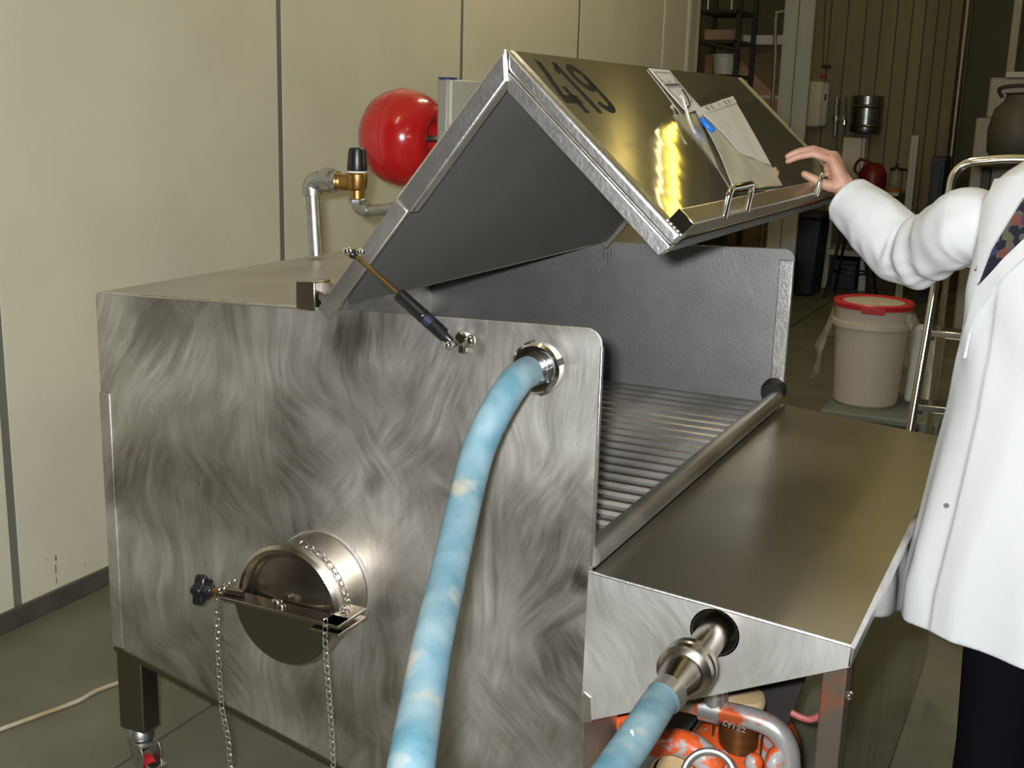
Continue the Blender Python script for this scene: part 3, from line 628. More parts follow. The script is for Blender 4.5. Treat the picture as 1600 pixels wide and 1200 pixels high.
# lock nut with slots
nut = MB(); n = 48
ring_o = []
nutp = part('lock_nut', MB().lathe(F1, AX, [(.024, .014), (.042, .014), (.045, .018), (.045, .036), (.040, .041), (.030, .042), (.024, .041)], 48, True), M['chrome'], H1)
for a in (20, 110, 200, 290):
    u = V((math.cos(math.radians(a)), 0, math.sin(math.radians(a)))); w_ = V((-u.z, 0, u.x))
    part('nut_slot', MB().box(F1+AX*.027+u*.0425, (.008, .022, .012), (u, V((0, 1, 0)), w_)), M['rubber'], nutp)
part('nut_tail', MB().lathe(F1, AX, [(.018, .040), (.028, .040), (.029, .052), (.027, .064), (.0275, .066), (.018, .066)], 36, True), M['chrome'], H1)
tdir = (C1[12]-C1[8]).normalized(); cpos = C1[10]
part('hose_clamp', MB().lathe(C1[6], (C1[8]-C1[5]), [(.0268, -.006), (.0285, -.006), (.0285, .006), (.0268, .006)], 32, True).box(C1[6]+V((.028, .004, -.006)), (.010, .020, .022)), M['chrome'], H1)
F2 = V((HC.x, YN, HC.z))
H2 = thing('blue_hose', 'blue hose joined to the outlet pipe below the front shelf', 'hose', (F2.x, YN-.2, 0), 'blue hoses on the tank')
q0 = F2+AX*.15
fit = part('hose_union', MB().lathe(F2, AX, [(.023, .128), (.040, .128), (.045, .134), (.045, .146), (.042, .149), (.040, .151), (.045, .154), (.045, .168), (.038, .174), (.034, .176), (.032, .200), (.0255, .232), (.0255, .25), (.018, .25), (.018, .128)], 48, True), M['bronze'], H2)
cl2 = [F2+AX*.238, F2+AX*.275+V((-.004, 0, -.004)), atd(1003, 1140, 1.665), atd(973, 1184, 1.59), atd(930, 1250, 1.48), atd(880, 1340, 1.38)]
e = cl2[-1]; cl2 += [V((e.x-.02, e.y-.10, e.z*.5)), V((e.x+.02, e.y-.25, .04)), V((e.x+.2, e.y-.6, .03))]
C2 = cat_rom(cl2, 8)
part('hose_tube', MB().tube(C2, .0265, 24), M['hose'], H2, smooth=60)
part('hose_clamp', MB().lathe(C2[2], C2[4]-C2[0], [(.0266, -.010), (.0285, -.010), (.0285, .012), (.0266, .012)], 32, True), M['silver'], H2)
part('hose_mark', MB().ribbon([atd(983, 1148, 1.605), atd(988, 1141, 1.605), atd(990, 1148, 1.605)], .002, -FW, .001).ribbon([atd(982, 1152, 1.60), atd(990, 1150, 1.60), atd(986, 1140, 1.60)], .002, -FW, .001), M['paper'], H2)

# ------------------------------------------------------------------ pump below the shelf
PY = 2.06
pc = at(1140, 1180, 1, PY)
PU = thing('pump', 'orange and silver pump with bent pipe under the front shelf', 'pump', (pc.x, PY, 0))
a = [at(1040, 1090, 1, PY-.02), at(1080, 1098, 1, PY-.02), at(1130, 1112, 1, PY-.02), at(1180, 1124, 1, PY-.02), at(1212, 1140, 1, PY-.02), at(1230, 1168, 1, PY-.02), at(1234, 1200, 1, PY-.02), at(1234, 1240, 1, PY-.02)]
part('bent_pipe', MB().tube(cat_rom(a, 6), .021, 20), M['orange2'], PU)
tb = at(1116, 1104, 1, PY-.02)
part('pipe_tee', MB().tube([at(1096, 1103, 1, PY-.02), at(1128, 1111, 1, PY-.02)], .027, 24).tube([tb, tb+V((0, 0, .05))], .024, 20), M['silver'], PU)
lt = MB()
for (x, y, P) in ((1132, 1128, [(5,-3),(0,-3),(-2,2),(4,4)]), (1140, 1131, [(-3,-3),(4,-1)]), (1140, 1131, [(0,-2),(-1,4)]), (1148, 1133, [(-2,4),(0,-3)]), (1155, 1136, [(-3,-3),(3,-1),(-4,3),(3,5)]), (1162, 1138, [(-2,-3),(3,-1),(-2,4),(3,5)])):
    lt.ribbon([at(x+u, y+v_+2, 1, PY-.0425) for u, v_ in P], .0022, (0, -1, .2), .001)
part('cast_lettering', lt, M['greyink'], PU)
cc = at(1152, 1172, 1, PY+.08)
part('copper_sleeve', MB().lathe(cc, (0,0,1), [(0, 0), (.040, 0), (.040, .10), (0, .10)], 36), M['copper'], PU)
part('sleeve_flange', MB().lathe(cc, (0,0,1), [(0, .10), (.046, .10), (.048, .106), (.048, .118), (.044, .124), (.032, .128), (0, .128)], 36), M['cream'], PU)
part('sleeve_flange', MB().lathe(cc, (0,0,1), [(0, -.02), (.050, -.02), (.052, -.014), (.050, .0), (.044, .004), (0, .004)], 36), M['silver'], PU)
part('tie_rod', MB().tube([cc+V((-.049, -.01, -.01)), cc+V((-.049, -.01, .11))], .0025, 8).tube([cc+V((.049, -.01, -.01)), cc+V((.049, -.01, .11))], .0025, 8), M['brass'], PU)
vo = at(1060, 1215, 1, PY-.03)
vp = []
for k in range(15):
    t = math.radians(200-170*k/14); vp.append(V((vo.x+.075*math.cos(t), PY-.03, vo.z+.075*math.sin(t))))
part('volute', MB().tube(vp, [.020+.0008*k for k in range(15)], 18), M['orange'], PU)
part('volute_core', MB().lathe(V((vo.x+.01, PY+.015, vo.z-.01)), AX, [(0, 0), (.062, 0), (.062, .03), (.045, .04), (0, .042)], 32), M['cream'], PU)
ro = at(1108, 1215, 1, PY-.09)
part('ring_grip', MB().torus(ro, V((.1, -.75, .6)), .048, .0075, 36, 10), M['silver'], PU)
part('elbow_knuckle', MB().ell(at(1178, 1192, 1, PY-.03), (.018, .018, .02)).ell(at(1212, 1190, 1, PY-.03), (.02, .03, .03)), M['orange'], PU)
part('motor_body', MB().lathe(V((pc.x-.02, PY+.16, .22)), AX, [(0, -.12), (.10, -.12), (.11, -.10), (.11, .09), (.08, .14), (0, .15)], 32), M['orange'], PU)
part('pump_base', MB().bb((pc.x-.14, PY-.10, 0), (pc.x+.12, PY+.30, .03)).bb((pc.x-.10, PY+.02, .03), (pc.x+.06, PY+.26, .13)), M['darkmetal'], PU, bevel=.004)
part('down_pipe', MB().tube([a[-1], V((a[-1].x, a[-1].y, .03))], .021, 18), M['orange2'], PU)
part('side_lug', MB().tube(cat_rom([at(962, 1135, 1, PY-.06), at(968, 1125, 1, PY-.06), at(985, 1122, 1, PY-.06), at(1000, 1124, 1, PY-.06)], 5), .010, 10), M['orange'], PU)
part('red_pipe', MB().tube(cat_rom([at(1236, 1113, 1, PY+.05), at(1252, 1121, 1, PY+.05), at(1268, 1124, 1, PY+.05), at(1282, 1117, 1, PY+.05)], 5), .0065, 10), M['pinkhose'], PU)
part('rear_bracket', MB().prism([at(1178, 1060, 1, PY+.16), at(1262, 1050, 1, PY+.16), at(1232, 1130, 1, PY+.16), at(1214, 1145, 1, PY+.16), at(1180, 1145, 1, PY+.16)], (0, .02, 0)), M['darkmetal'], PU)

# ------------------------------------------------------------------ pipework behind the lid
PB = at(492, 393, 2, zt(-1.8))
PB = V((-1.80, at(492, 392, 0, -1.80).y, zt(-1.8)))
py = PB.y
def pp(x, y): return at(x, y, 1, py)
PW = thing('relief_valve_pipework', 'galvanised pipe with brass relief valve standing on the back of the tank', 'pipework', PB)
k1 = pp(487, 288)
part('riser_pipe', MB().tube([pp(494, 399), pp(488, 300)], .0175, 20), M['galv'], PW)
part('pipe_elbow', MB().tube(cat_rom([pp(488, 304), pp(486, 291), pp(493, 281), pp(507, 281)], 6), .0215, 20).lathe(pp(488, 299), (0,0,1), [(.0175, -.008), (.025, -.008), (.025, .008), (.0175, .008)], 20, True), M['galv'], PW)
part('pipe_union', MB().tube([pp(500, 281), pp(532, 283)], .0185, 18).lathe(pp(505, 281), (1,0,0), [(.018, 0), (.032, .003), (.032, .030), (.026, .034), (.026, .046), (.018, .046)], 8, True), M['galv'], PW)
part('valve_inlet', MB().lathe(pp(533, 284), (1,0,0), [(.008, -.014), (.021, -.014), (.022, -.009), (.019, -.005), (.022, 0), (.019, .005), (.021, .010), (.019, .04), (.008, .04)], 20, True), M['brass'], PW)
vb = pp(558, 291)
part('valve_body', MB().lathe(vb, (0,0,1), [(0, -.030), (.018, -.030), (.018, -.010), (.023, -.006), (.0255, .004), (.0255, .030), (.022, .034), (0, .034)], 28), M['brass'], PW)
part('valve_seat_ring', MB().lathe(vb, (0,0,1), [(0, .034), (.0245, .034), (.0245, .038), (0, .038)], 28), M['paper'], PW)
part('valve_cap', MB().lathe(vb, (0,0,1), [(0, .038), (.0245, .038), (.0255, .044), (.022, .084), (.0205, .092), (.017, .095), (0, .095)], 24), M['black'], PW)
part('valve_nut', MB().lathe(vb, (0,0,1), [(0, -.044), (.020, -.044), (.022, -.040), (.022, -.033), (.018, -.030), (0, -.030)], 8), M['galv'], PW)
part('discharge_pipe', MB().tube(cat_rom([pp(557, 312), pp(558, 320), pp(566, 328), pp(580, 329), pp(610, 326), pp(650, 319)], 6), .0150, 16).lathe(pp(573, 328), (1, 0, 0), [(.015, -.008), (.0185, -.008), (.0185, .008), (.015, .008)], 18, True), M['galv'], PW)

VC = at(631, 215, 0, -1.93)
RV = thing('expansion_vessel', 'glossy red round expansion vessel with recessed end behind the lid', 'vessel', VC)
vr = .146
pf = [(0, -.125), (.05, -.123), (.09, -.108), (.122, -.08), (.140, -.045), (.146, -.012)]
part('rear_shell', MB().lathe(VC, (1, .0, .0), pf + [(.146, -.004)], 56), M['red'], RV, smooth=60)
part('seam_ring', MB().lathe(VC, (1, 0, 0), [(.145, -.005), (.1475, -.004), (.1475, -.001), (.145, 0)], 56, True), M['red'], RV)
part('front_shell', MB().lathe(VC, (1, 0, 0), [(.146, -.001), (.146, .018), (.139, .05), (.124, .08), (.102, .102), (.078, .114), (.060, .115), (.050, .108), (.044, .09), (.036, .075), (0, .072)], 56), M['red'], RV, smooth=60)
part('vessel_stem', MB().tube([VC+V((.07, 0, 0)), VC+V((.135, 0, 0)), VC+V((.15, 0, -.02)), V((VC.x+.15, VC.y, zt(-1.8)))], .011, 14), M['galv'], RV)
part('vessel_bracket', MB().bb((VC.x-.05, VC.y-.02, zt(-1.8)-.003), (VC.x+.17, VC.y+.02, zt(-1.8)+.003)), M['galv'], RV)

c0 = at(683, 122, 0, -1.76); c1 = at(700, 122, 1, c0.y)
CB = thing('control_box', 'light grey control cabinet with metal edge standing behind the raised lid', 'cabinet', (-1.72, c0.y+.2, zt(-1.7)))
part('cabinet_body', MB().bb((c0.x, c0.y, zt(-1.8)), (c1.x, c0.y+.40, c0.z-.002)), M['boxside'], CB, bevel=.006)
part('cabinet_door', MB().bb((c1.x, c0.y+.003, zt(-1.8)+.06), (c1.x+.012, c0.y+.40, c0.z-.004)), M['boxgrey'], CB, bevel=.003)
part('door_edge_strip', MB().bb((c1.x-.003, c0.y-.002, zt(-1.8)+.02), (c1.x+.006, c0.y+.003, c0.z-.003)), M['bright'], CB)
part('top_gasket', MB().bb((c0.x+.002, c0.y+.001, c0.z-.002), (c1.x+.004, c0.y+.05, c0.z+.003)), M['bluetrim'], CB)

# ------------------------------------------------------------------ papers on the lid
def Bp(x, y, n=0.): return hitB(x, y, n)
def sheet(corners, nx, ny, fn, th=.0012):
    """thin sheet over a bilinear patch, fn(u,v) lifts it off the lid"""
    a, b, c, d = corners; vs = []; m = MB()
    for t in (0, 1):
        for j in range(ny+1):
            for i in range(nx+1):
                u = i/nx; v_ = j/ny; p = a.lerp(b, u).lerp(d.lerp(c, u), v_); vs.append(p+nB*(fn(u, v_)+t*th))
    N = (nx+1)*(ny+1); fs = []
    for j in range(ny):
        for i in range(nx):
            q = j*(nx+1)+i; f = (q, q+1, q+nx+2, q+nx+1); fs += [f[::-1], tuple(k+N for k in f)]
    bd = [i for i in range(nx+1)] + [(j+1)*(nx+1)-1 for j in range(1, ny+1)] + [N-1-i for i in range(1, nx+1)] + [(ny-j)*(nx+1) for j in range(1, ny)]
    for k in range(len(bd)): p, q = bd[k], bd[(k+1) % len(bd)]; fs.append((p, q, q+N, p+N))
    return m.add(vs, fs)
ca, cb_, cc_, cd_ = Bp(1012, 108), Bp(1044, 111), Bp(1092, 172), Bp(1071, 181)
CT = thing('paper_card', 'white card with handwriting lying near the ridge of the lid', 'card', cd_)
cs = part('card_sheet', sheet((ca, cb_, cc_, cd_), 6, 10, lambda u, v_: .002+.004*v_*v_), M['paper'], CT, smooth=60)
ik = MB()
def cpt(u, v_): 
    p = ca.lerp(cb_, u).lerp(cd_.lerp(cc_, u), v_); return p+nB*(.0036+.004*v_*v_)
ik.ribbon([cpt(*p) for p in ((.12, .09), (.9, .09))], .0012, nB, .0004).ribbon([cpt(*p) for p in ((.12, .09), (.12, .30))], .0012, nB, .0004).ribbon([cpt(*p) for p in ((.9, .09), (.9, .30))], .0012, nB, .0004)
ik.ribbon([cpt(.10, .38), cpt(.5, .39), cpt(.92, .38)], .004, nB, .0004)
for k in range(7): u = .14+.12*k; ik.ribbon([cpt(u, .33 if k % 3 else .25), cpt(u+.04, .38), cpt(u+.02, .46)], .003, nB, .0004)
ik.ribbon([cpt(u, v_) for u, v_ in ((.10, .46), (.12, .6), (.2, .74), (.45, .82))], .0022, nB, .0004).ribbon([cpt(u, v_) for u, v_ in ((.85, .42), (.92, .6), (.9, .74), (.72, .84))], .0026, nB, .0004)
part('handwriting', ik, M['ink'], cs, smooth=0)
sa, sb_, sc_, sd_ = Bp(1084, 174), Bp(1142, 153), Bp(1220, 292), Bp(1146, 300)
SV = thing('plastic_sleeve', 'clear plastic document sleeve held on the lid by a blue magnet', 'sleeve', sd_)
lift = lambda u, v_: .003+.005*math.sin(PI*min(1, v_*1.1))*(1-u)*.8+.0022*math.sin(7*u+3*v_)**2
ss = part('sleeve_sheet', sheet((sa, sb_, sc_, sd_), 12, 20, lift, .0015), M['sleeve'], SV, smooth=60)
q = lambda u, v_: sa.lerp(sb_, u).lerp(sd_.lerp(sc_, u), v_)
part('paper_insert', sheet((q(.10, .10), q(.985, .10), q(.975, .80), q(.40, .62)), 8, 8, lambda u, v_: lift(u*.9+.05, v_*.5+.1)+.0022, .0006), M['paper'], ss, smooth=60)
part('header_strip', sheet((q(0, 0), q(1, 0), q(1, .085), q(0, .10)), 10, 2, lambda u, v_: lift(u, v_*.1)+.0022, .0008), M['paper'], ss, smooth=60)
hk = MB()
for u in (.22, .36, .54, .70, .82):
    c = q(u, .045)+nB*(lift(u, .045)+.0034); t = (q(u+.02, .045)-q(u-.02, .045)).normalized()
    hk.box(c, (.012 if u != .54 else .006, .011, .0008), (t, nB.cross(t), nB))
part('printed_mark', hk, M['greyink'], ss, smooth=0)
part('plastic_edge', sheet((Bp(1050, 180), Bp(1088, 178), Bp(1120, 262), Bp(1092, 225)), 8, 12, lambda u, v_: .001+.001*math.sin(8*u+7*v_)**2, .0006), M['film'], ss, smooth=60)
MG = Bp(1103, 197, .009)
mt = (q(.6, .2)-q(.2, .35)); ex = (Bp(1112, 207)-Bp(1094, 186)).normalized(); ey = nB.cross(ex)
tag(part('magnet', MB().prism([MG+ex*(.021*math.cos(2*PI*k/24))+ey*(.017*math.sin(2*PI*k/24)) for k in range(24)], nB*.010), M['bluemag'], None, bevel=.003, seg=3, org=MG), 'bright blue oval magnet pinning the plastic sleeve to the lid', 'magnet')
tp = [Bp(x, y, .014) for x, y in ((1066, 152), (1068, 160), (1072, 172), (1076, 186), (1083, 202), (1087, 208))]
TI = thing('cable_tie', 'clear twisted cable tie between the white card and the plastic sleeve', 'cable tie', tp[-1])
part('tie_strip', MB().tube(cat_rom(tp, 6), .0035, 8, flat=.5), M['tie'], TI).parent = TI
part('tie_loop', MB().tube(cat_rom([Bp(x, y, .010) for x, y in ((1066, 140), (1074, 152), (1078, 163), (1074, 168), (1070, 166))], 5), .0018, 6), M['ink'], TI)
part('tie_head', MB().box(tp[0], (.010, .008, .008), (ex, ey, nB)), M['tie'], TI, bevel=.001)

# ------------------------------------------------------------------ cable on the floor
tag(part('floor_cable', MB().tube(cat_rom([at(-60, 1165, 2, .006), at(0, 1140, 2, .006), at(60, 1118, 2, .006), at(120, 1096, 2, .006), at(187, 1066, 2, .006), V((-2.0, 2.6, .006)), V((-1.6, 3.3, .006))], 6), .0055, 10), M['cable'], None, org=at(100, 1100, 2, 0)), 'off white cable running over the floor behind the tank leg', 'cable')

# ------------------------------------------------------------------ bucket on a dolly, film, ladder
BY = 6.0
bb_ = at(1352, 612, 1, BY)
DZ = .14
bc = V((bb_.x, BY, 0))
DO = thing('dolly', 'low grey plastic dolly under the red lidded bucket', 'dolly', bc)
dl = at(1285, 600, 1, BY-.28).x; dr = at(1452, 640, 1, BY-.28).x
part('dolly_deck', MB().bb((dl, BY-.28, DZ-.08), (dr+.05, BY+.32, DZ)), M['pallet'], DO, bevel=.012)
part('dolly_handle_slot', MB().bb((bc.x+.05, BY-.29, DZ-.07), (bc.x+.30, BY-.275, DZ-.03)), M['rubber'], DO, bevel=.004)
for sx in (dl+.06, dr-.01):
    for sy in (-.2, .24): part('dolly_wheel', MB().lathe((sx-.015, BY+sy, .032), (1,0,0), [(0, 0), (.03, 0), (.032, .006), (.032, .024), (.03, .03), (0, .03)], 16), M['rubber'], DO)
BK = thing('bucket', 'tall milky plastic bucket with bright red lid standing on the dolly', 'bucket', bc+V((0, 0, DZ)))
R1 = 52/FPX*(BY*.98); bt = at(1358, 475, 1, BY-.1).z
rb = 50*5.75/FPX; rt = 59*5.75/FPX
hb_ = bt-DZ
part('bucket_body', MB().lathe(bc+V((0, 0, DZ)), (0,0,1), [(0, 0), (rb-.01, 0), (rb, .012), (rt-.008, hb_*.76), (rt+.010, hb_*.77), (rt+.010, hb_*.82), (rt-.004, hb_*.83), (rt, hb_*.985), (0, hb_*.985)], 48), M['bucket'], BK)
part('bucket_lid', MB().lathe(bc+V((0, 0, DZ)), (0,0,1), [(rt+.004, hb_*.955), (rt+.010, hb_*.955), (rt+.012, hb_*1.0), (rt+.004, hb_*1.015), (rt-.012, hb_*1.012), (rt-.03, hb_*1.0), (0, hb_*1.0), (0, hb_*.99), (rt, hb_*.99)], 48), M['redlid'], BK)
part('lid_powder', MB().lathe(bc+V((0, 0, DZ)), (0,0,1), [(rt-.035, hb_*1.001), (rt-.07, hb_*1.012), (0, hb_*1.02)], 32), M['bucket'], BK)
part('tear_strip', MB().box(bc+V((.03, -rt-.011, DZ+hb_*.958)), (.11, .008, .03)), M['redlid'], BK, bevel=.003)
fm = MB(); vs = []; fs = []; nu, nv = 60, 10
for j in range(nv+1):
    for i in range(nu):
        an = 2*PI*i/nu; v_ = j/nv
        r = rt+.015+.10*v_*(1+.5*math.sin(3*an+1))+.022*math.sin(11*an+4*v_)*v_+.015*mnoise.noise(V((an*3, v_*4, 1)))
        vs.append(bc+V((r*math.cos(an), r*math.sin(an), DZ+hb_*(.93-.70*v_*(.75+.25*math.sin(2*an+.6))))))
for j in range(nv):
    for i in range(nu):
        an = 2*PI*i/nu
        if math.sin(an) < -.55: continue
        fs.append((j*nu+i, j*nu+(i+1) % nu, (j+1)*nu+(i+1) % nu, (j+1)*nu+i))
fo = part('plastic_film', fm.add(vs, fs), M['film'], None, org=bc+V((0, 0, DZ)), smooth=80)
tag(fo, 'loose clear plastic film hanging around the back of the red lidded bucket', 'plastic film')
# white sack behind bucket
wa = at(1412, 600, 1, BY+.05); wb_ = at(1440, 515, 1, BY+.05)
wx = (wa.x+wb_.x)/2+.02
tag(part('white_sack', MB().prism([V((wx-.05, BY+.10, DZ)), V((wx+.09, BY+.08, DZ)), V((wx+.10, BY+.20, DZ)), V((wx-.05, BY+.21, DZ))], (.015, .02, wb_.z-DZ)), M['white'], None, org=V((wx, BY+.15, DZ)), bevel=.02, seg=3), 'small white sack standing beside the milky bucket', 'sack')

LY = 4.3
l0 = at(1424, 662, 1, LY); l1 = at(1462, 440, 1, LY+.10); l2 = at(1478, 330, 1, LY+.16)
dn = (l0-l1); dn = dn/abs(dn.z)
foot = l0+dn*(l0.z-.012)
LD = thing('step_ladder', 'polished aluminium step ladder with rounded top rail behind the person', 'ladder', V((foot.x+.25, foot.y, 0)))
top = [at(1484, 300, 1, LY+.17), at(1490, 275, 1, LY+.18), at(1506, 258, 1, LY+.19), at(1530, 252, 1, LY+.19), at(1600, 249, 1, LY+.19)]
wid = V((.62, 0, 0)); far = [V((2*top[-1].x+.10-p.x, p.y, p.z)) for p in top[::-1]]
f2 = V((2*top[-1].x+.10-foot.x, foot.y, foot.z)); 
loop = [foot, l0, l1, l2]+top+far[1:]+[V((2*top[-1].x+.10-p.x, p.y, p.z)) for p in (l2, l1, l0, foot)]
part('front_frame', MB().tube(cat_rom(loop, 6), .016, 14), M['alu'], LD)
for z in (.28, .54, .80, 1.05):
    t_ = (z-foot.z)/(l2.z-foot.z); p = foot.lerp(l2, t_); q_ = V((2*top[-1].x+.10-p.x, p.y, p.z))
    part('tread', MB().bb((p.x+.012, p.y-.01, p.z-.012), (q_.x-.012, p.y+.09, p.z+.012)), M['alu'], LD, bevel=.004)
    part('tread_bracket', MB().box(p+V((.022, .01, 0)), (.016, .03, .05)), M['rubber'], LD, bevel=.003)
for xx in (foot.x+.02, f2.x-.02):
    part('rear_leg', MB().tube([V((xx, LY+.55, .012)), V((xx+(.04 if xx == foot.x+.02 else -.04), LY+.22, 1.26))], .012, 10), M['alu'], LD)
    part('foot', MB().bb((xx-.03, LY+.53, 0), (xx+.01, LY+.57, .03)), M['rubber'], LD)

# ------------------------------------------------------------------ far side of the hall
def fx(x, y, Y): return at(x, y, 1, Y)
# storage rack in the recess
RY = 10.2
RK = thing('storage_rack', 'dark metal storage rack in the recess beyond the cream wall', 'rack', V((fx(1125, 60, RY).x, RY, 0)))
xa, xb = fx(1088, 60, RY).x, fx(1153, 60, RY).x
for xx in (xa, xb):
    for dy in (0, .5): part('rack_post', MB().bb((xx-.02, RY+dy-.02, 0), (xx+.02, RY+dy+.02, 3.2)), M['darkmetal'], RK)
shz = [fx(1125, y, RY).z for y in (116, 62, 15)]
for z in shz+[.5, 1.0]: part('rack_shelf', MB().bb((xa, RY-.02, z-.03), (xb, RY+.52, z)), M['darkmetal'], RK, bevel=.004)
part('rack_beam', MB().tube([fx(1098, 67, RY-.03), fx(1152, 78, RY-.03)], .018, 8), M['darkmetal'], RK)
p0 = fx(1113, 112, RY+.1); p1 = fx(1148, 84, RY+.1); xm = (p0.x+p1.x)/2
tag(part('white_tub', MB().lathe(V((xm, RY+.13, shz[0])), (0,0,1), [(0, 0), (.085, 0), (.105, .15), (.113, .155), (.113, .17), (.10, .17), (.08, .01), (0, .01)], 24, True), M['white'], None, org=V((xm, RY+.13, shz[0]))), 'white plastic tub on the lower rack shelf', 'tub')
b0_ = fx(1100, 110, RY+.3)
for i_, (x0_, x1_, y_, h_, lab) in enumerate(((1099, 1112, 116, .17, 'brown carton beside the white tub'), (1099, 1150, 62, .10, 'flat pinkish board lying on the middle rack shelf'), (1103, 1140, 15, .12, 'long dark steel frame on the top rack shelf'))):
    A_ = fx(x0_, y_, RY+.25); B_ = fx(x1_, y_, RY+.25)
    tag(part(('carton', 'board', 'hanger')[i_], MB().bb((A_.x, RY+.27, shz[i_]), (B_.x, RY+.48, shz[i_]+h_)) if i_ < 2 else MB().tube([(A_.x, RY+.3, shz[2]), (A_.x, RY+.3, shz[2]+.3), (B_.x, RY+.3, shz[2]+.34), (B_.x, RY+.3, shz[2])], .02, 8), (M['wood'], M['pinkwood'], M['galv'])[i_], None, org=V((A_.x, RY+.27, shz[i_])), bevel=.004), lab, ('carton', 'board', 'frame')[i_])
# stair / timber behind
TW = thing('timber_sheet', 'brown timber sheet with a pale diagonal brace behind the storage rack', 'timber sheet', V((fx(1190, 100, 11).x, 11, 0)))
part('sheet', MB().bb((fx(1150, 100, 11.0).x, 11.0, 0), (fx(1221, 100, 11.0).x, 11.06, fx(1190, 62, 11.0).z)), M['timber'], TW)
ga, gb = fx(1152, 104, 10.97), fx(1218, 172, 10.97); gd = (gb-ga).normalized()
part('brace', MB().box((ga+gb)/2, ((gb-ga).length, .06, .13), (gd, V((0,1,0)), gd.cross(V((0,1,0))))), M['pinkwood'], TW, bevel=.004)
part('lower_ledge', MB().bb((fx(1186, 151, 10.97).x, 10.93, fx(1200, 154, 10.97).z), (fx(1218, 151, 10.97).x, 11.0, fx(1200, 149, 10.97).z)), M['white'], TW)
tag(part('shelf_board', MB().bb((fx(1157, 57, 10.9).x, 10.76, fx(1190, 57, 10.6).z-.06), (fx(1222, 57, 10.6).x, 10.98, fx(1190, 53, 10.6).z)), M['white'], None, org=V((fx(1190, 57, 10.6).x, 10.98, fx(1190, 57, 10.6).z)), bevel=.005), 'pale shelf edge above the timber sheet', 'shelf')
hkp = [fx(1209, 130, 10.5), fx(1211, 60, 10.5), fx(1213, 24, 10.5), fx(1218, 19, 10.5), fx(1232, 18, 10.5)]
HT = [V((hkp[0].x, 10.5, 0))]+hkp
tag(part('bent_rail', MB().tube(cat_rom(HT, 5), .016, 10), M['galv'], None, org=V((hkp[0].x, 10.5, 0))), 'bent steel rail standing in front of the brown timber sheet', 'rail')

# dispenser, pull cord, keg with pipes on the far wall
da, db = fx(1256, 198, FY-.01), fx(1300, 128, FY-.01)
DI = thing('wall_dispenser', 'cream wall dispenser box beside the steel keg', 'dispenser', V(((da.x+db.x)/2, FY-.01, da.z)))
part('dispenser_body', MB().bb((da.x, FY-.16, da.z), (db.x-.05, FY-.01, db.z)), M['wall'], DI, bevel=.03, seg=4)
part('dispenser_side', MB().bb((db.x-.06, FY-.14, da.z+.01), (db.x, FY-.01, db.z-.01)), M['boxgrey'], DI, bevel=.02)
part('dispenser_latch', MB().box(((da.x+.04), FY-.162, db.z-.06), (.02, .008, .03)).box((db.x-.02, FY-.142, db.z-.14), (.015, .008, .06)), M['darkmetal'], DI)
part('red_button', MB().ell((db.x-.08, FY-.02, db.z+.05), (.035, .02, .018)), M['redlid'], DI)
PCd = thing('pull_cord', 'thin cord with dark toggle hanging above the dispenser', 'cord', fx(1289, 104, FY-.03))
part('cord', MB().tube([fx(1292, -60, FY-.03), fx(1286, 100, FY-.03)], .004, 6), M['rubber'], PCd)
part('toggle', MB().box(fx(1291, 104, FY-.03), (.08, .03, .03)), M['rubber'], PCd, bevel=.006)
ka_, kb_ = fx(1326, 206, FY-.19), fx(1382, 150, FY-.19); km = (ka_+kb_)/2; kr = (kb_.x-ka_.x)/2; kh = kb_.z-ka_.z
KG = thing('steel_keg', 'dull steel keg mounted on the ochre boarded wall', 'keg', V((km.x, FY-.19, ka_.z)))
part('keg_body', MB().lathe((km.x, FY-.19, ka_.z), (0,0,1), [(0, .02), (kr*.9, .02), (kr*.97, 0), (kr, .01), (kr, kh*.14), (kr*.93, kh*.16), (kr*.93, kh*.2), (kr, kh*.22), (kr, kh*.66), (kr*.94, kh*.68), (kr*.94, kh*.74), (kr, kh*.76), (kr, kh*.98), (kr*.94, kh), (0, kh*.97)], 40), M['keg'], KG)
part('keg_hoop', MB().torus((km.x, FY-.19, ka_.z+kh*.18), (0,0,1), kr*.95, .012, 40, 8).torus((km.x, FY-.19, ka_.z+kh*.71), (0,0,1), kr*.96, .012, 40, 8), M['keg'], KG)
part('keg_bracket', MB().bb((km.x-kr*.7, FY-.1, ka_.z-.02), (km.x+kr*.7, FY-.008, ka_.z)), M['darkmetal'], KG)
for (x, y0, y1, r, m_, lab) in ((1308, 152, 212, .022, 'galv', 'grey pipe nearest the dispenser on the far wall'), (1321, 150, 225, .016, 'alu', 'bright pipe touching the steel keg on the far wall'), (1345, 222, 258, .012, 'darkmetal', 'short dark pipe below the steel keg')):
    a_, b_ = fx(x, y0, FY-.05), fx(x-3, y1, FY-.05)
    tag(part('wall_pipe', MB().tube([a_, b_], r, 10).lathe(a_.lerp(b_, .55), (b_-a_), [(r, -.02), (r+.012, -.02), (r+.012, .02), (r, .02)], 12, True), M[m_], None, org=b_), lab, 'pipe', 'pipes on the far wall')
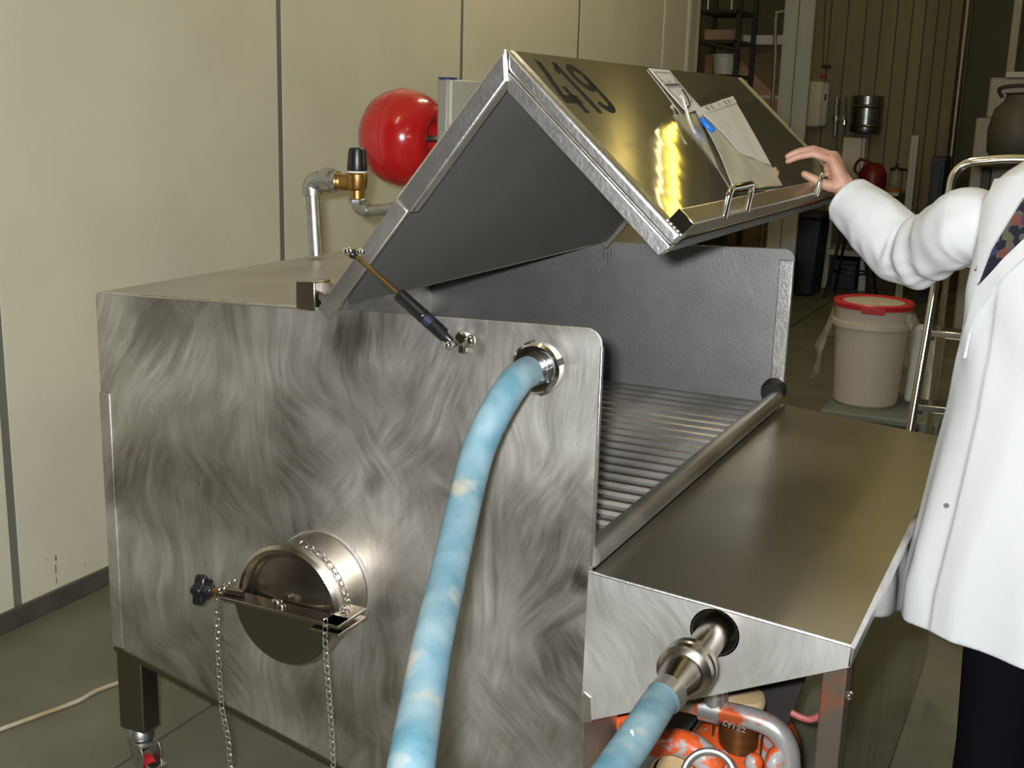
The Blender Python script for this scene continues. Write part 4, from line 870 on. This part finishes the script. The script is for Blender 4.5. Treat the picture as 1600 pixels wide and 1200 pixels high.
# steel post and dark cabinet at the right
sp = fx(1493, 180, FY-.4)
tag(part('steel_post', MB().tube([V((sp.x, FY-.4, 0)), V((sp.x, FY-.4, 4.2))], .03, 16), M['leg'], None, org=V((sp.x, FY-.4, 0))), 'dark round steel post at the end of the boarded wall', 'post')
q0_, q1_ = fx(1412, 330, 10.6), fx(1436, 212, 10.6)
tag(part('pale_post', MB().bb((q0_.x, 10.6, 0), (q1_.x, 10.68, q1_.z)).bb((q0_.x+.03, 10.592, 0), (q0_.x+.042, 10.6, q1_.z)), M['pale'], None, org=V((q0_.x, 10.6, 0)), bevel=.006), 'pale upright post standing at the end of the coffee counter', 'post')
# counter with coffee pot and red kettle
c_a, c_b = fx(1290, 305, 10.85), fx(1400, 305, 10.72)
CZ = fx(1395, 301, 10.72).z
CN = thing('counter', 'pale counter with low shelf at the far wall', 'counter', V(((c_a.x+c_b.x)/2, 10.85, 0)))
part('counter_top', MB().bb((c_a.x, 10.72, CZ-.03), (c_b.x+.02, 11.38, CZ)), M['pale'], CN, bevel=.005)
lowz = fx(1330, 392, 10.85).z
part('counter_shelf', MB().bb((c_a.x, 10.85, lowz-.05), (fx(1356, 392, 10.85).x, 11.38, lowz)), M['pale'], CN, bevel=.005)
for xx in (c_a.x+.04, fx(1350, 392, 10.85).x): part('counter_leg', MB().bb((xx-.03, 10.90, 0), (xx+.03, 10.96, CZ-.03)), M['pale'], CN)
part('counter_back', MB().bb((c_a.x, 11.36, 0), (c_b.x, 11.39, CZ-.03)), M['darkwall'], CN)
po = V((fx(1398, 296, 10.85).x, 10.85, CZ)); s_ = 9.3/FPX
CP = thing('coffee_pot', 'glass coffee pot with black lid and amber base on the counter', 'coffee pot', po)
part('pot_glass', MB().lathe(po, (0,0,1), [(0, .03), (.052, .03), (.06, .06), (.058, .14), (.048, .185), (.044, .185), (.054, .14), (.055, .06), (0, .04)], 28, True), M['glass'], CP)
part('pot_base', MB().lathe(po, (0,0,1), [(0, 0), (.058, 0), (.06, .028), (.05, .034), (0, .034)], 28), M['coffee'], CP)
part('pot_lid', MB().lathe(po, (0,0,1), [(0, .185), (.06, .185), (.06, .20), (.03, .21), (.012, .215), (.012, .245), (0, .248)], 24), M['black'], CP)
part('pot_handle', MB().tube(cat_rom([po+V((.05, 0, .195)), po+V((.095, 0, .19)), po+V((.10, 0, .15)), po+V((.098, 0, .12))], 5), .011, 8), M['black'], CP)
rk = V((fx(1362, 290, 10.95).x, 10.95, CZ))
KT = thing('red_jug', 'dark red jug standing on the counter beside the coffee pot', 'jug', rk)
part('jug_body', MB().lathe(rk, (0,0,1), [(0, 0), (.11, 0), (.125, .05), (.12, .14), (.09, .21), (.05, .235), (0, .24)], 28), M['darkred'], KT)
part('jug_handle', MB().tube(cat_rom([rk+V((-.10, 0, .12)), rk+V((-.16, 0, .17)), rk+V((-.12, 0, .26)), rk+V((-.02, 0, .23))], 5), .014, 8), M['darkred'], KT)
# pale splashback box behind the hand
sa_, sb2 = fx(1315, 285, FY-.1), fx(1350, 215, FY-.1)
tag(part('wall_cabinet', MB().bb((sa_.x, FY-.2, sa_.z), (sb2.x, FY-.009, sb2.z)).bb((sb2.x+.004, FY-.19, sa_.z+.1), (sb2.x+.03, FY-.009, sb2.z)), M['wall'], None, org=V((sa_.x, FY-.1, sa_.z)), bevel=.006), 'small cream cabinet on the far wall below the keg', 'cabinet')
# navy bin, stool, low bench
n0, n1 = fx(1234, 470, 10.25), fx(1284, 335, 10.25)
NB = thing('navy_bin', 'tall dark navy bin behind the tank corner', 'bin', V(((n0.x+n1.x)/2, 10.45, 0)))
part('bin_body', MB().prism([V((n0.x+.03, 10.25, 0)), V((n1.x-.03, 10.25, 0)), V((n1.x, 10.25, n1.z-.05)), V((n0.x, 10.25, n1.z-.05))], (0, .40, 0)), M['navy'], NB, bevel=.02)
part('bin_lid', MB().bb((n0.x-.015, 10.235, n1.z-.05), (n1.x+.015, 10.665, n1.z)), M['navy'], NB, bevel=.015)
st0 = fx(1292, 338, 10.35); sx0 = st0.x+.22
ST = thing('folding_stool', 'black metal stool with crossed legs in front of the counter', 'stool', V((sx0, 10.4, 0)))
part('stool_seat', MB().lathe((sx0, 10.42, st0.z-.03), (0,0,1), [(0, 0), (.16, 0), (.17, .015), (.165, .035), (0, .04)], 24), M['black'], ST)
for (dx, dy) in ((-.13, -.12), (.16, -.10), (-.12, .18), (.16, .18)):
    part('leg', MB().tube([(sx0+dx*.5, 10.42+dy*.5, st0.z-.03), (sx0+dx*1.3, 10.42+dy*1.3, 0)], .013, 8), M['black'], ST)
part('foot_ring', MB().torus((sx0, 10.44, .22), (0,0,1), .15, .009, 28, 8), M['black'], ST)
tag(part('dark_crate', MB().bb((c_a.x+.10, 10.90, 0), (fx(1346, 410, 10.90).x-.04, 11.30, lowz-.09)).bb((c_a.x+.09, 10.89, lowz-.13), (fx(1346, 410, 10.90).x-.03, 11.31, lowz-.09)), M['navy'], None, org=V((c_a.x+.3, 11.1, 0)), bevel=.008), 'dark crate stored under the low counter shelf', 'crate')
# dark cabinet and enamel machine at the right edge
d0, d1 = fx(1440, 400, 10.5), fx(1478, 246, 10.5)
tag(part('dark_cabinet', MB().bb((d0.x, 10.5, 0), (d1.x, 10.92, d1.z)).bb((d0.x+.02, 10.488, .1), (d1.x-.02, 10.5, d1.z-.06)), M['navy'], None, org=V(((d0.x+d1.x)/2, 10.75, 0)), bevel=.01), 'dark low cabinet behind the ladder top', 'cabinet')
m0, m1 = fx(1518, 250, 9.3), fx(1640, 122, 9.3)
EM = thing('mixing_machine', 'grey brown enamel machine with a round vessel at the right edge', 'machine', V(((m0.x+m1.x)/2, 9.6, 0)))
part('machine_housing', MB().bb((m0.x, 9.3, 0), (m1.x+.4, 10.0, m0.z+.30)).bb((m0.x+.06, 9.34, m0.z+.3), (m1.x+.4, 10.0, m1.z)), M['machine'], EM, bevel=.015)
part('machine_top', MB().bb((m0.x+.16, 9.32, m1.z), (m1.x+.4, 10.0, m1.z+.04)), M['pale'], EM, bevel=.005)
vv = fx(1590, 225, 9.05)
part('machine_vessel', MB().lathe((vv.x, 9.08, m0.z+.02), (0,0,1), [(0, 0), (.16, .0), (.20, .05), (.21, .20), (.18, .34), (.12, .40), (.11, .44), (.13, .45), (0, .46)], 32), M['vessel'], EM)
part('vessel_handle', MB().tube(cat_rom([(vv.x-.13, 9.0, m0.z+.44), (vv.x-.15, 8.98, m0.z+.50), (vv.x, 8.96, m0.z+.52), (vv.x+.12, 8.98, m0.z+.50)], 5), .014, 8), M['darkmetal'], EM)
part('vessel_shelf', MB().bb((vv.x-.26, 8.82, m0.z-.03), (m1.x+.4, 9.3, m0.z+.02)).bb((vv.x-.20, 8.9, 0), (vv.x-.14, 9.0, m0.z-.03)).bb((vv.x+.40, 8.9, 0), (vv.x+.46, 9.0, m0.z-.03)), M['darkmetal'], EM, bevel=.004)
fr0 = fx(1588, 30, 10.4)
tag(part('tall_frame', MB().bb((fr0.x-.03, 10.4, 0), (fr0.x+.03, 10.46, 3.0)).bb((fr0.x-.03, 10.4, 2.94), (fr0.x+.8, 10.46, 3.0)).bb((fr0.x+.74, 10.4, 0), (fr0.x+.8, 10.46, 3.0)), M['machine'], None, org=V((fr0.x, 10.4, 0)), bevel=.004), 'tall dim door frame behind the enamel machine', 'frame')

# ------------------------------------------------------------------ the person in the white coat
def bake(mb, voxel, smooth_it, name):
    me = bpy.data.meshes.new(name); me.from_pydata([tuple(p) for p in mb.v], [], mb.f)
    bm = bmesh.new(); bm.from_mesh(me); bmesh.ops.recalc_face_normals(bm, faces=bm.faces); bm.to_mesh(me); bm.free()
    o = bpy.data.objects.new(name, me); COL.objects.link(o)
    r = o.modifiers.new('r', 'REMESH'); r.mode = 'VOXEL'; r.voxel_size = voxel
    sm = o.modifiers.new('s', 'SMOOTH'); sm.iterations = smooth_it; sm.factor = .5
    dg = bpy.context.evaluated_depsgraph_get(); dg.update()
    out = bpy.data.meshes.new_from_object(o.evaluated_get(dg)); out.name = name
    bpy.data.objects.remove(o); bpy.data.meshes.remove(me); out.shade_smooth()
    return out
PC = V((-.010, 2.49, 0)); PF = V((-.40, -.917, 0)).normalized(); PR = V((PF.y, -PF.x, 0))      # centre, facing, person's right
def B(r, f, z): return PC + PR*r + PF*f + V((0, 0, z))
PS = thing('person', 'person in white lab coat and black trousers with one hand on the lid handle', 'person', PC)
def mesh_part(name, me, m, parent):
    me.transform(Matrix.Translation(-ORG[parent.name])); me.materials.clear(); me.materials.append(m)
    o = bpy.data.objects.new(name, me); COL.objects.link(o); o.parent = parent; ORG[o.name] = ORG[parent.name]; return o
SH = V((-.228, 2.58, 1.335)); EL = at(1420, 392, 1, 2.74); WR = at(1322, 310, 1, 2.81)
SL2 = B(-.185, 0, 1.375); EL2 = B(-.235, -.03, 1.09); WR2 = B(-.225, .06, .86)
body = MB()
HS = -.03
body.ell(B(HS, .03, 1.625), (.072, .092, .115), (PR, PF, V((0,0,1))))                 # head
body.ell(B(HS, .055, 1.565), (.05, .055, .05), (PR, PF, V((0,0,1))))                  # jaw
body.capsule(B(HS, .118, 1.632), B(HS, .132, 1.598), .009, .014)                       # nose
body.capsule(B(HS-.02, .108, 1.558), B(HS+.02, .108, 1.558), .007, .007)                  # mouth
for s_ in (-1, 1):
    body.ell(B(HS+s_*.074, .015, 1.615), (.012, .02, .032), (PR, PF, V((0,0,1))))       # ear
    body.ell(B(HS+s_*.030, .106, 1.632), (.013, .010, .009), (PR, PF, V((0,0,1))))      # eye
    body.capsule(B(HS+s_*.015, .112, 1.652), B(HS+s_*.048, .100, 1.654), .007, .006)       # brow
    body.capsule(B(s_*.085, 0, .93), B(s_*.09-.05, .01, .50), .078, .055); body.capsule(B(s_*.09-.05, .01, .50), B(s_*.095-.055, -.01, .09), .055, .040)
    body.capsule(B(s_*.095-.055, -.02, .05), B(s_*.11-.055, .14, .035), .036, .030)
body.capsule(B(0, 0, 1.42), B(HS, .015, 1.56), .055, .052)
body.capsule(B(0, 0, .98), B(0, .0, 1.18), .13, .12); body.capsule(B(0, 0, 1.18), B(0, 0, 1.32), .12, .11)
body.capsule(B(-.14, 0, 1.345), B(.14, 0, 1.345), .045, .045)
body.capsule(SH, EL, .042, .038); body.capsule(EL, WR, .042, .027)
body.capsule(SL2+V((0, 0, -.03)), EL2, .042, .038); body.capsule(EL2, WR2, .042, .027)
def hand(W, mc, idx, sp, th, k=1.):
    """palm from wrist to knuckles, four unequal bent fingers, thumb off the side of the palm"""
    for i in range(4):
        f = [p+sp*i for p in idx[i]]
        body.capsule(W+sp*(i-1.2)*.45, f[0], .0175, .0125)
        for a_, b_, r0, r1 in zip(f[:-1], f[1:], (.0102, .0092, .0082), (.0092, .0082, .0070)): body.capsule(a_, b_, r0*k, r1*k, 12)
    for a_, b_, r0, r1 in zip(th[:-1], th[1:], (.0175, .0125, .0108), (.0125, .0108, .0086)): body.capsule(a_, b_, r0, r1, 12)
def hp(x, y, Y): return at(x, y, 1, Y)
I0 = [hp(1300, 250, 2.800), hp(1270, 240, 2.797), hp(1247, 245, 2.794), hp(1231, 252, 2.790)]
I1 = [hp(1301, 247, 2.800), hp(1268, 235, 2.797), hp(1244, 239, 2.794), hp(1229, 246, 2.790)]
I2 = [hp(1302, 247, 2.800), hp(1269, 236, 2.797), hp(1247, 239, 2.794), hp(1233, 244, 2.790)]
I3 = [hp(1303, 250, 2.800), hp(1278, 240, 2.797), hp(1261, 241, 2.794), hp(1250, 245, 2.790)]
TH = [hp(1312, 292, 2.80), hp(1290, 289, 2.785), hp(1271, 280, 2.775), hp(1257, 272, 2.770)]
hand(hp(1320, 292, 2.81), None, [I0, I1, I2, I3], V((-.003, .0205, .0015)), TH)
body.capsule(hp(1318, 290, 2.81), hp(1300, 262, 2.82), .026, .020)
dwn = V((0, 0, -1))
fi = [[WR2+dwn*a_+PF*b_ for a_, b_ in q_] for q_ in (((.09, .03), (.13, .035), (.155, .03), (.172, .022)), ((.095, .01), (.14, .012), (.167, .006), (.185, -.002)), ((.09, -.01), (.132, -.01), (.158, -.016), (.174, -.024)), ((.082, -.03), (.112, -.032), (.13, -.038), (.145, -.044)))]
hand(WR2, None, fi, V((0, 0, 0)), [WR2+dwn*.02+PF*.02, WR2+dwn*.055+PF*.045, WR2+dwn*.085+PF*.055, WR2+dwn*.108+PF*.056])
mesh_part('body', bake(body, .003, 5, 'body'), M['skin'], PS)
# hair
hair = MB(); hair.ell(B(HS, .012, 1.648), (.082, .100, .108), (PR, PF, V((0,0,1)))); hair.ell(B(HS, -.035, 1.60), (.074, .06, .09), (PR, PF, V((0,0,1))))
hm = bake(hair, .006, 4, 'hair')
bm = bmesh.new(); bm.from_mesh(hm)
bmesh.ops.delete(bm, geom=[v for v in bm.verts if (v.co-B(HS, .045, 0)).dot(PF) > 0 and v.co.z < 1.675], context='VERTS'); bm.to_mesh(hm); bm.free()
mesh_part('hair', hm, M['hair'], PS)
# trousers and shoes
tr = MB()
for s_ in (-1, 1):
    tr.tube([B(s_*.085, 0, .96), B(s_*.088-.02, .005, .80), B(s_*.092-.05, .01, .50), B(s_*.095-.055, .0, .25), B(s_*.095-.055, -.005, .055)], [.10, .102, .082, .078, .082], 24)
    sh = MB(); sh.ell(B(s_*.105-.055, .055, .045), (.047, .145, .045), (PR, PF, V((0,0,1)))); sh.bb((0,0,0),(0,0,0)) if False else None
    ms = part('shoe', sh, M['shoe'], PS, smooth=60)
tr.ell(B(0, 0, .96), (.17, .12, .10), (PR, PF, V((0,0,1))))
mesh_part('trousers', bake(tr, .007, 4, 'trousers'), M['trouser'], PS)
# lab coat: lofted body with drape, sleeves with folds
ct = MB()
#      z    half-width front back  centre offset (right, front)
CR = [(.515, .262, .205, .19, .0, .0), (.60, .262, .198, .185, 0, 0), (.80, .235, .175, .165, 0, 0), (.98, .212, .150, .14, 0, 0), (1.10, .205, .140, .13, 0, 0), (1.22, .205, .140, .125, 0, 0), (1.32, .198, .128, .115, 0, 0), (1.395, .198, .112, .10, 0, 0), (1.445, .160, .10, .092, 0, 0), (1.492, .100, .085, .082, -.01, .005), (1.518, .068, .064, .066, -.02, .008)]
def ring_at(z):
    for a_, b_ in zip(CR[:-1], CR[1:]):
        if a_[0] <= z <= b_[0]:
            t = (z-a_[0])/(b_[0]-a_[0]); t = t; return [a_[i]+(b_[i]-a_[i])*t for i in range(6)]
    return CR[-1] if z > 1 else CR[0]
NT, NZ = 120, 90; vs = []; fs = []
for j in range(NZ+1):
    z = .515+(1.518-.515)*j/NZ; _, hw, fd, bd_, orr, of = ring_at(z)
    for i in range(NT):
        th_ = 2*PI*i/NT; c_, s_ = math.cos(th_), math.sin(th_)          # th=0 right, 90 front
        e_ = 2/2.35
        x_ = hw*math.copysign(abs(c_)**e_, c_); y_ = (fd if s_ > 0 else bd_)*math.copysign(abs(s_)**e_, s_)
        low = max(0, (1.0-z)/.55)
        k = 1 + low*.035*math.sin(7*th_+.8+1.5*z) + low*.020*math.sin(13*th_+4*z) + .012*mnoise.noise(V((c_*3, s_*3, z*3)))
        k += .05*(.3-abs(mnoise.noise(V((c_*1.9+z*1.1, s_*1.9+2, z*1.6-c_)))))
        if 1.0 < z < 1.3: k += .014*math.sin(9*th_+22*z)*math.sin((z-1.0)/.3*PI)
        # overlapping front edge: person's left panel lies over the right one
        if math.radians(66) < th_ < math.radians(200): k += .040*max(0, min(1, (1.29-z)/.10))
        p = B(orr+x_*k, of+y_*k, z + .035*low*max(0, s_)-.01*low*c_)
        vs.append(p)
for j in range(NZ):
    for i in range(NT): fs.append((j*NT+i, j*NT+(i+1) % NT, (j+1)*NT+(i+1) % NT, (j+1)*NT+i))
fs += [tuple(range(NT))[::-1], tuple(range(NZ*NT, NZ*NT+NT))]
ct.add(vs, fs)
def sleeve(P, R, n=60, seed=0., cuff=True):
    C_ = cat_rom(P, 14); m_ = len(C_); rr = []
    for i in range(m_):
        t = i/(m_-1)*(len(R)-1); a_ = int(min(t, len(R)-2)); rr.append(R[a_]+(R[a_+1]-R[a_])*(t-a_))
    vs = []; fs = []; N = 40; a = None
    for i, p in enumerate(C_):
        t = (C_[min(i+1, m_-1)]-C_[max(i-1, 0)]).normalized()
        if a is None: a = V((0,0,1))
        a = (a-t*a.dot(t)).normalized(); b = t.cross(a); L_ = i/(m_-1)
        for k in range(N):
            q = 2*PI*k/N
            el = math.exp(-((L_-.50)/.16)**2)
            f_ = 1 + .085*el*math.sin(26*L_*2+2.2*math.cos(q+.5)+seed) + .07*mnoise.noise(V((L_*7+seed, math.cos(q)*1.6, math.sin(q)*1.6))) + .11*(.35-abs(mnoise.noise(V((L_*9+seed*3+.8*math.sin(q), math.cos(q)*1.3+4, math.sin(q)*1.3)))))
            vs.append(p+a*(math.cos(q)*rr[i]*f_*1.06)+b*(math.sin(q)*rr[i]*f_*.94))
    for i in range(m_-1):
        for k in range(N): fs.append((i*N+k, i*N+(k+1) % N, (i+1)*N+(k+1) % N, (i+1)*N+k))
    fs += [tuple(range(N))[::-1], tuple(range((m_-1)*N, m_*N))]
    ct.add(vs, fs)
    # raised folds and hem ring
CF = WR.lerp(EL, .02)
sleeve([SH+V((.06, -.02, -.02)), SH, SH.lerp(EL, .5)+V((.0, .0, -.010)), EL+V((.0, 0, -.004)), EL.lerp(WR, .5)+V((0, 0, -.002)), CF], [.050, .074, .068, .070, .068, .053], seed=.4)
sleeve([SL2+V((-.06, .06, .0)), SL2, SL2.lerp(EL2, .5), EL2, EL2.lerp(WR2, .5), EL2.lerp(WR2, .93)], [.08, .085, .08, .076, .07, .06], seed=2.)
ct.torus(CF, (WR-EL), .049, .0065, 32, 8)
ct.capsule(CF.lerp(EL, .12)+V((0, 0, -.02)), at(1303, 339, 1, CF.y), .034, .012)
coat_me = bake(ct, .0045, 3, 'lab_coat')
coat = mesh_part('lab_coat', coat_me, M['coat'], PS)
# pieces laid on the coat: shirt opening, lapel, collar, seams, button
bvh = BVHTree.FromPolygons([v.co+ORG[coat.name] for v in coat_me.vertices], [tuple(p.vertices) for p in coat_me.polygons])
def onto(x, y):
    d = ray(x, y).normalized(); h_ = bvh.ray_cast(CAM, d); return (h_[0], h_[1]) if h_[0] else (None, None)
def patch(name, poly, off, thick, m, parent, step=6):
    """a cloth piece cut to an outline and laid on the coat surface"""
    bm = bmesh.new(); vv_ = [bm.verts.new((x, y, 0)) for x, y in poly]; bm.faces.new(vv_)
    x0, x1 = min(p[0] for p in poly), max(p[0] for p in poly); y0, y1 = min(p[1] for p in poly), max(p[1] for p in poly)
    k = x0+step
    while k < x1: bmesh.ops.bisect_plane(bm, geom=bm.verts[:]+bm.edges[:]+bm.faces[:], plane_co=(k, 0, 0), plane_no=(1, 0, 0)); k += step
    k = y0+step
    while k < y1: bmesh.ops.bisect_plane(bm, geom=bm.verts[:]+bm.edges[:]+bm.faces[:], plane_co=(0, k, 0), plane_no=(0, 1, 0)); k += step
    lo = {}; bad = set()
    for v in bm.verts:
        h_, n_ = onto(v.co.x, v.co.y)
        if h_ is None: bad.add(v)
        else: lo[v] = (h_, n_)
    faces = [f for f in bm.faces if not any(v in bad for v in f.verts)]
    idx = {}; vs = []; 
    for f in faces:
        for v in f.verts:
            if v not in idx: idx[v] = len(vs); vs.append(lo[v][0]+lo[v][1]*off)
    n = len(vs); inv = {i: v for v, i in idx.items()}
    vs2 = [vs[i]+lo[inv[i]][1]*thick for i in range(n)]
    fs = [tuple(idx[v] for v in f.verts) for f in faces]; ec = {}
    for f in fs:
        for i in range(len(f)): e_ = (f[i], f[(i+1) % len(f)]); ec[tuple(sorted(e_))] = ec.get(tuple(sorted(e_)), 0)+1
    allf = [f[::-1] for f in fs]+[tuple(i+n for i in f) for f in fs]+[(a_, b_, b_+n, a_+n) for (a_, b_), c_ in ec.items() if c_ == 1]
    bm.free()
    return part(name, MB().add(vs+vs2, allf), m, parent, smooth=60)
patch('shirt', [(1601, 308), (1640, 290), (1660, 330), (1625, 352), (1600, 374), (1575, 398), (1553, 424), (1536, 450), (1531, 446), (1536, 424), (1552, 388), (1575, 350)], .002, .003, M['shirt'], PS)
patch('lapel', [(1560, 284), (1600, 276), (1640, 272), (1640, 292), (1601, 312), (1575, 354), (1552, 392), (1534, 440), (1530, 446), (1536, 400), (1537, 350), (1541, 326), (1553, 302)], .003, .007, M['coat'], coat)
patch('front_panel_edge', [(1531, 450), (1552, 428), (1575, 402), (1600, 378), (1626, 356), (1660, 336), (1660, 360), (1626, 384), (1590, 416), (1560, 446), (1536, 480), (1520, 520), (1512, 560), (1508, 560), (1514, 510)], .003, .006, M['coat'], coat)
patch('button', [(1480+4*math.cos(a_*PI/4), 790+4*math.sin(a_*PI/4)) for a_ in range(8)], .001, .003, M['greyink'], coat, step=3)
patch('stud', [(1528.5+1.6*math.cos(a_*PI/3), 418+1.6*math.sin(a_*PI/3)) for a_ in range(6)], .001, .002, M['ink'], coat, step=3)
patch('stud', [(1526+1.6*math.cos(a_*PI/3), 422+1.6*math.sin(a_*PI/3)) for a_ in range(6)], .001, .002, M['ink'], coat, step=3)
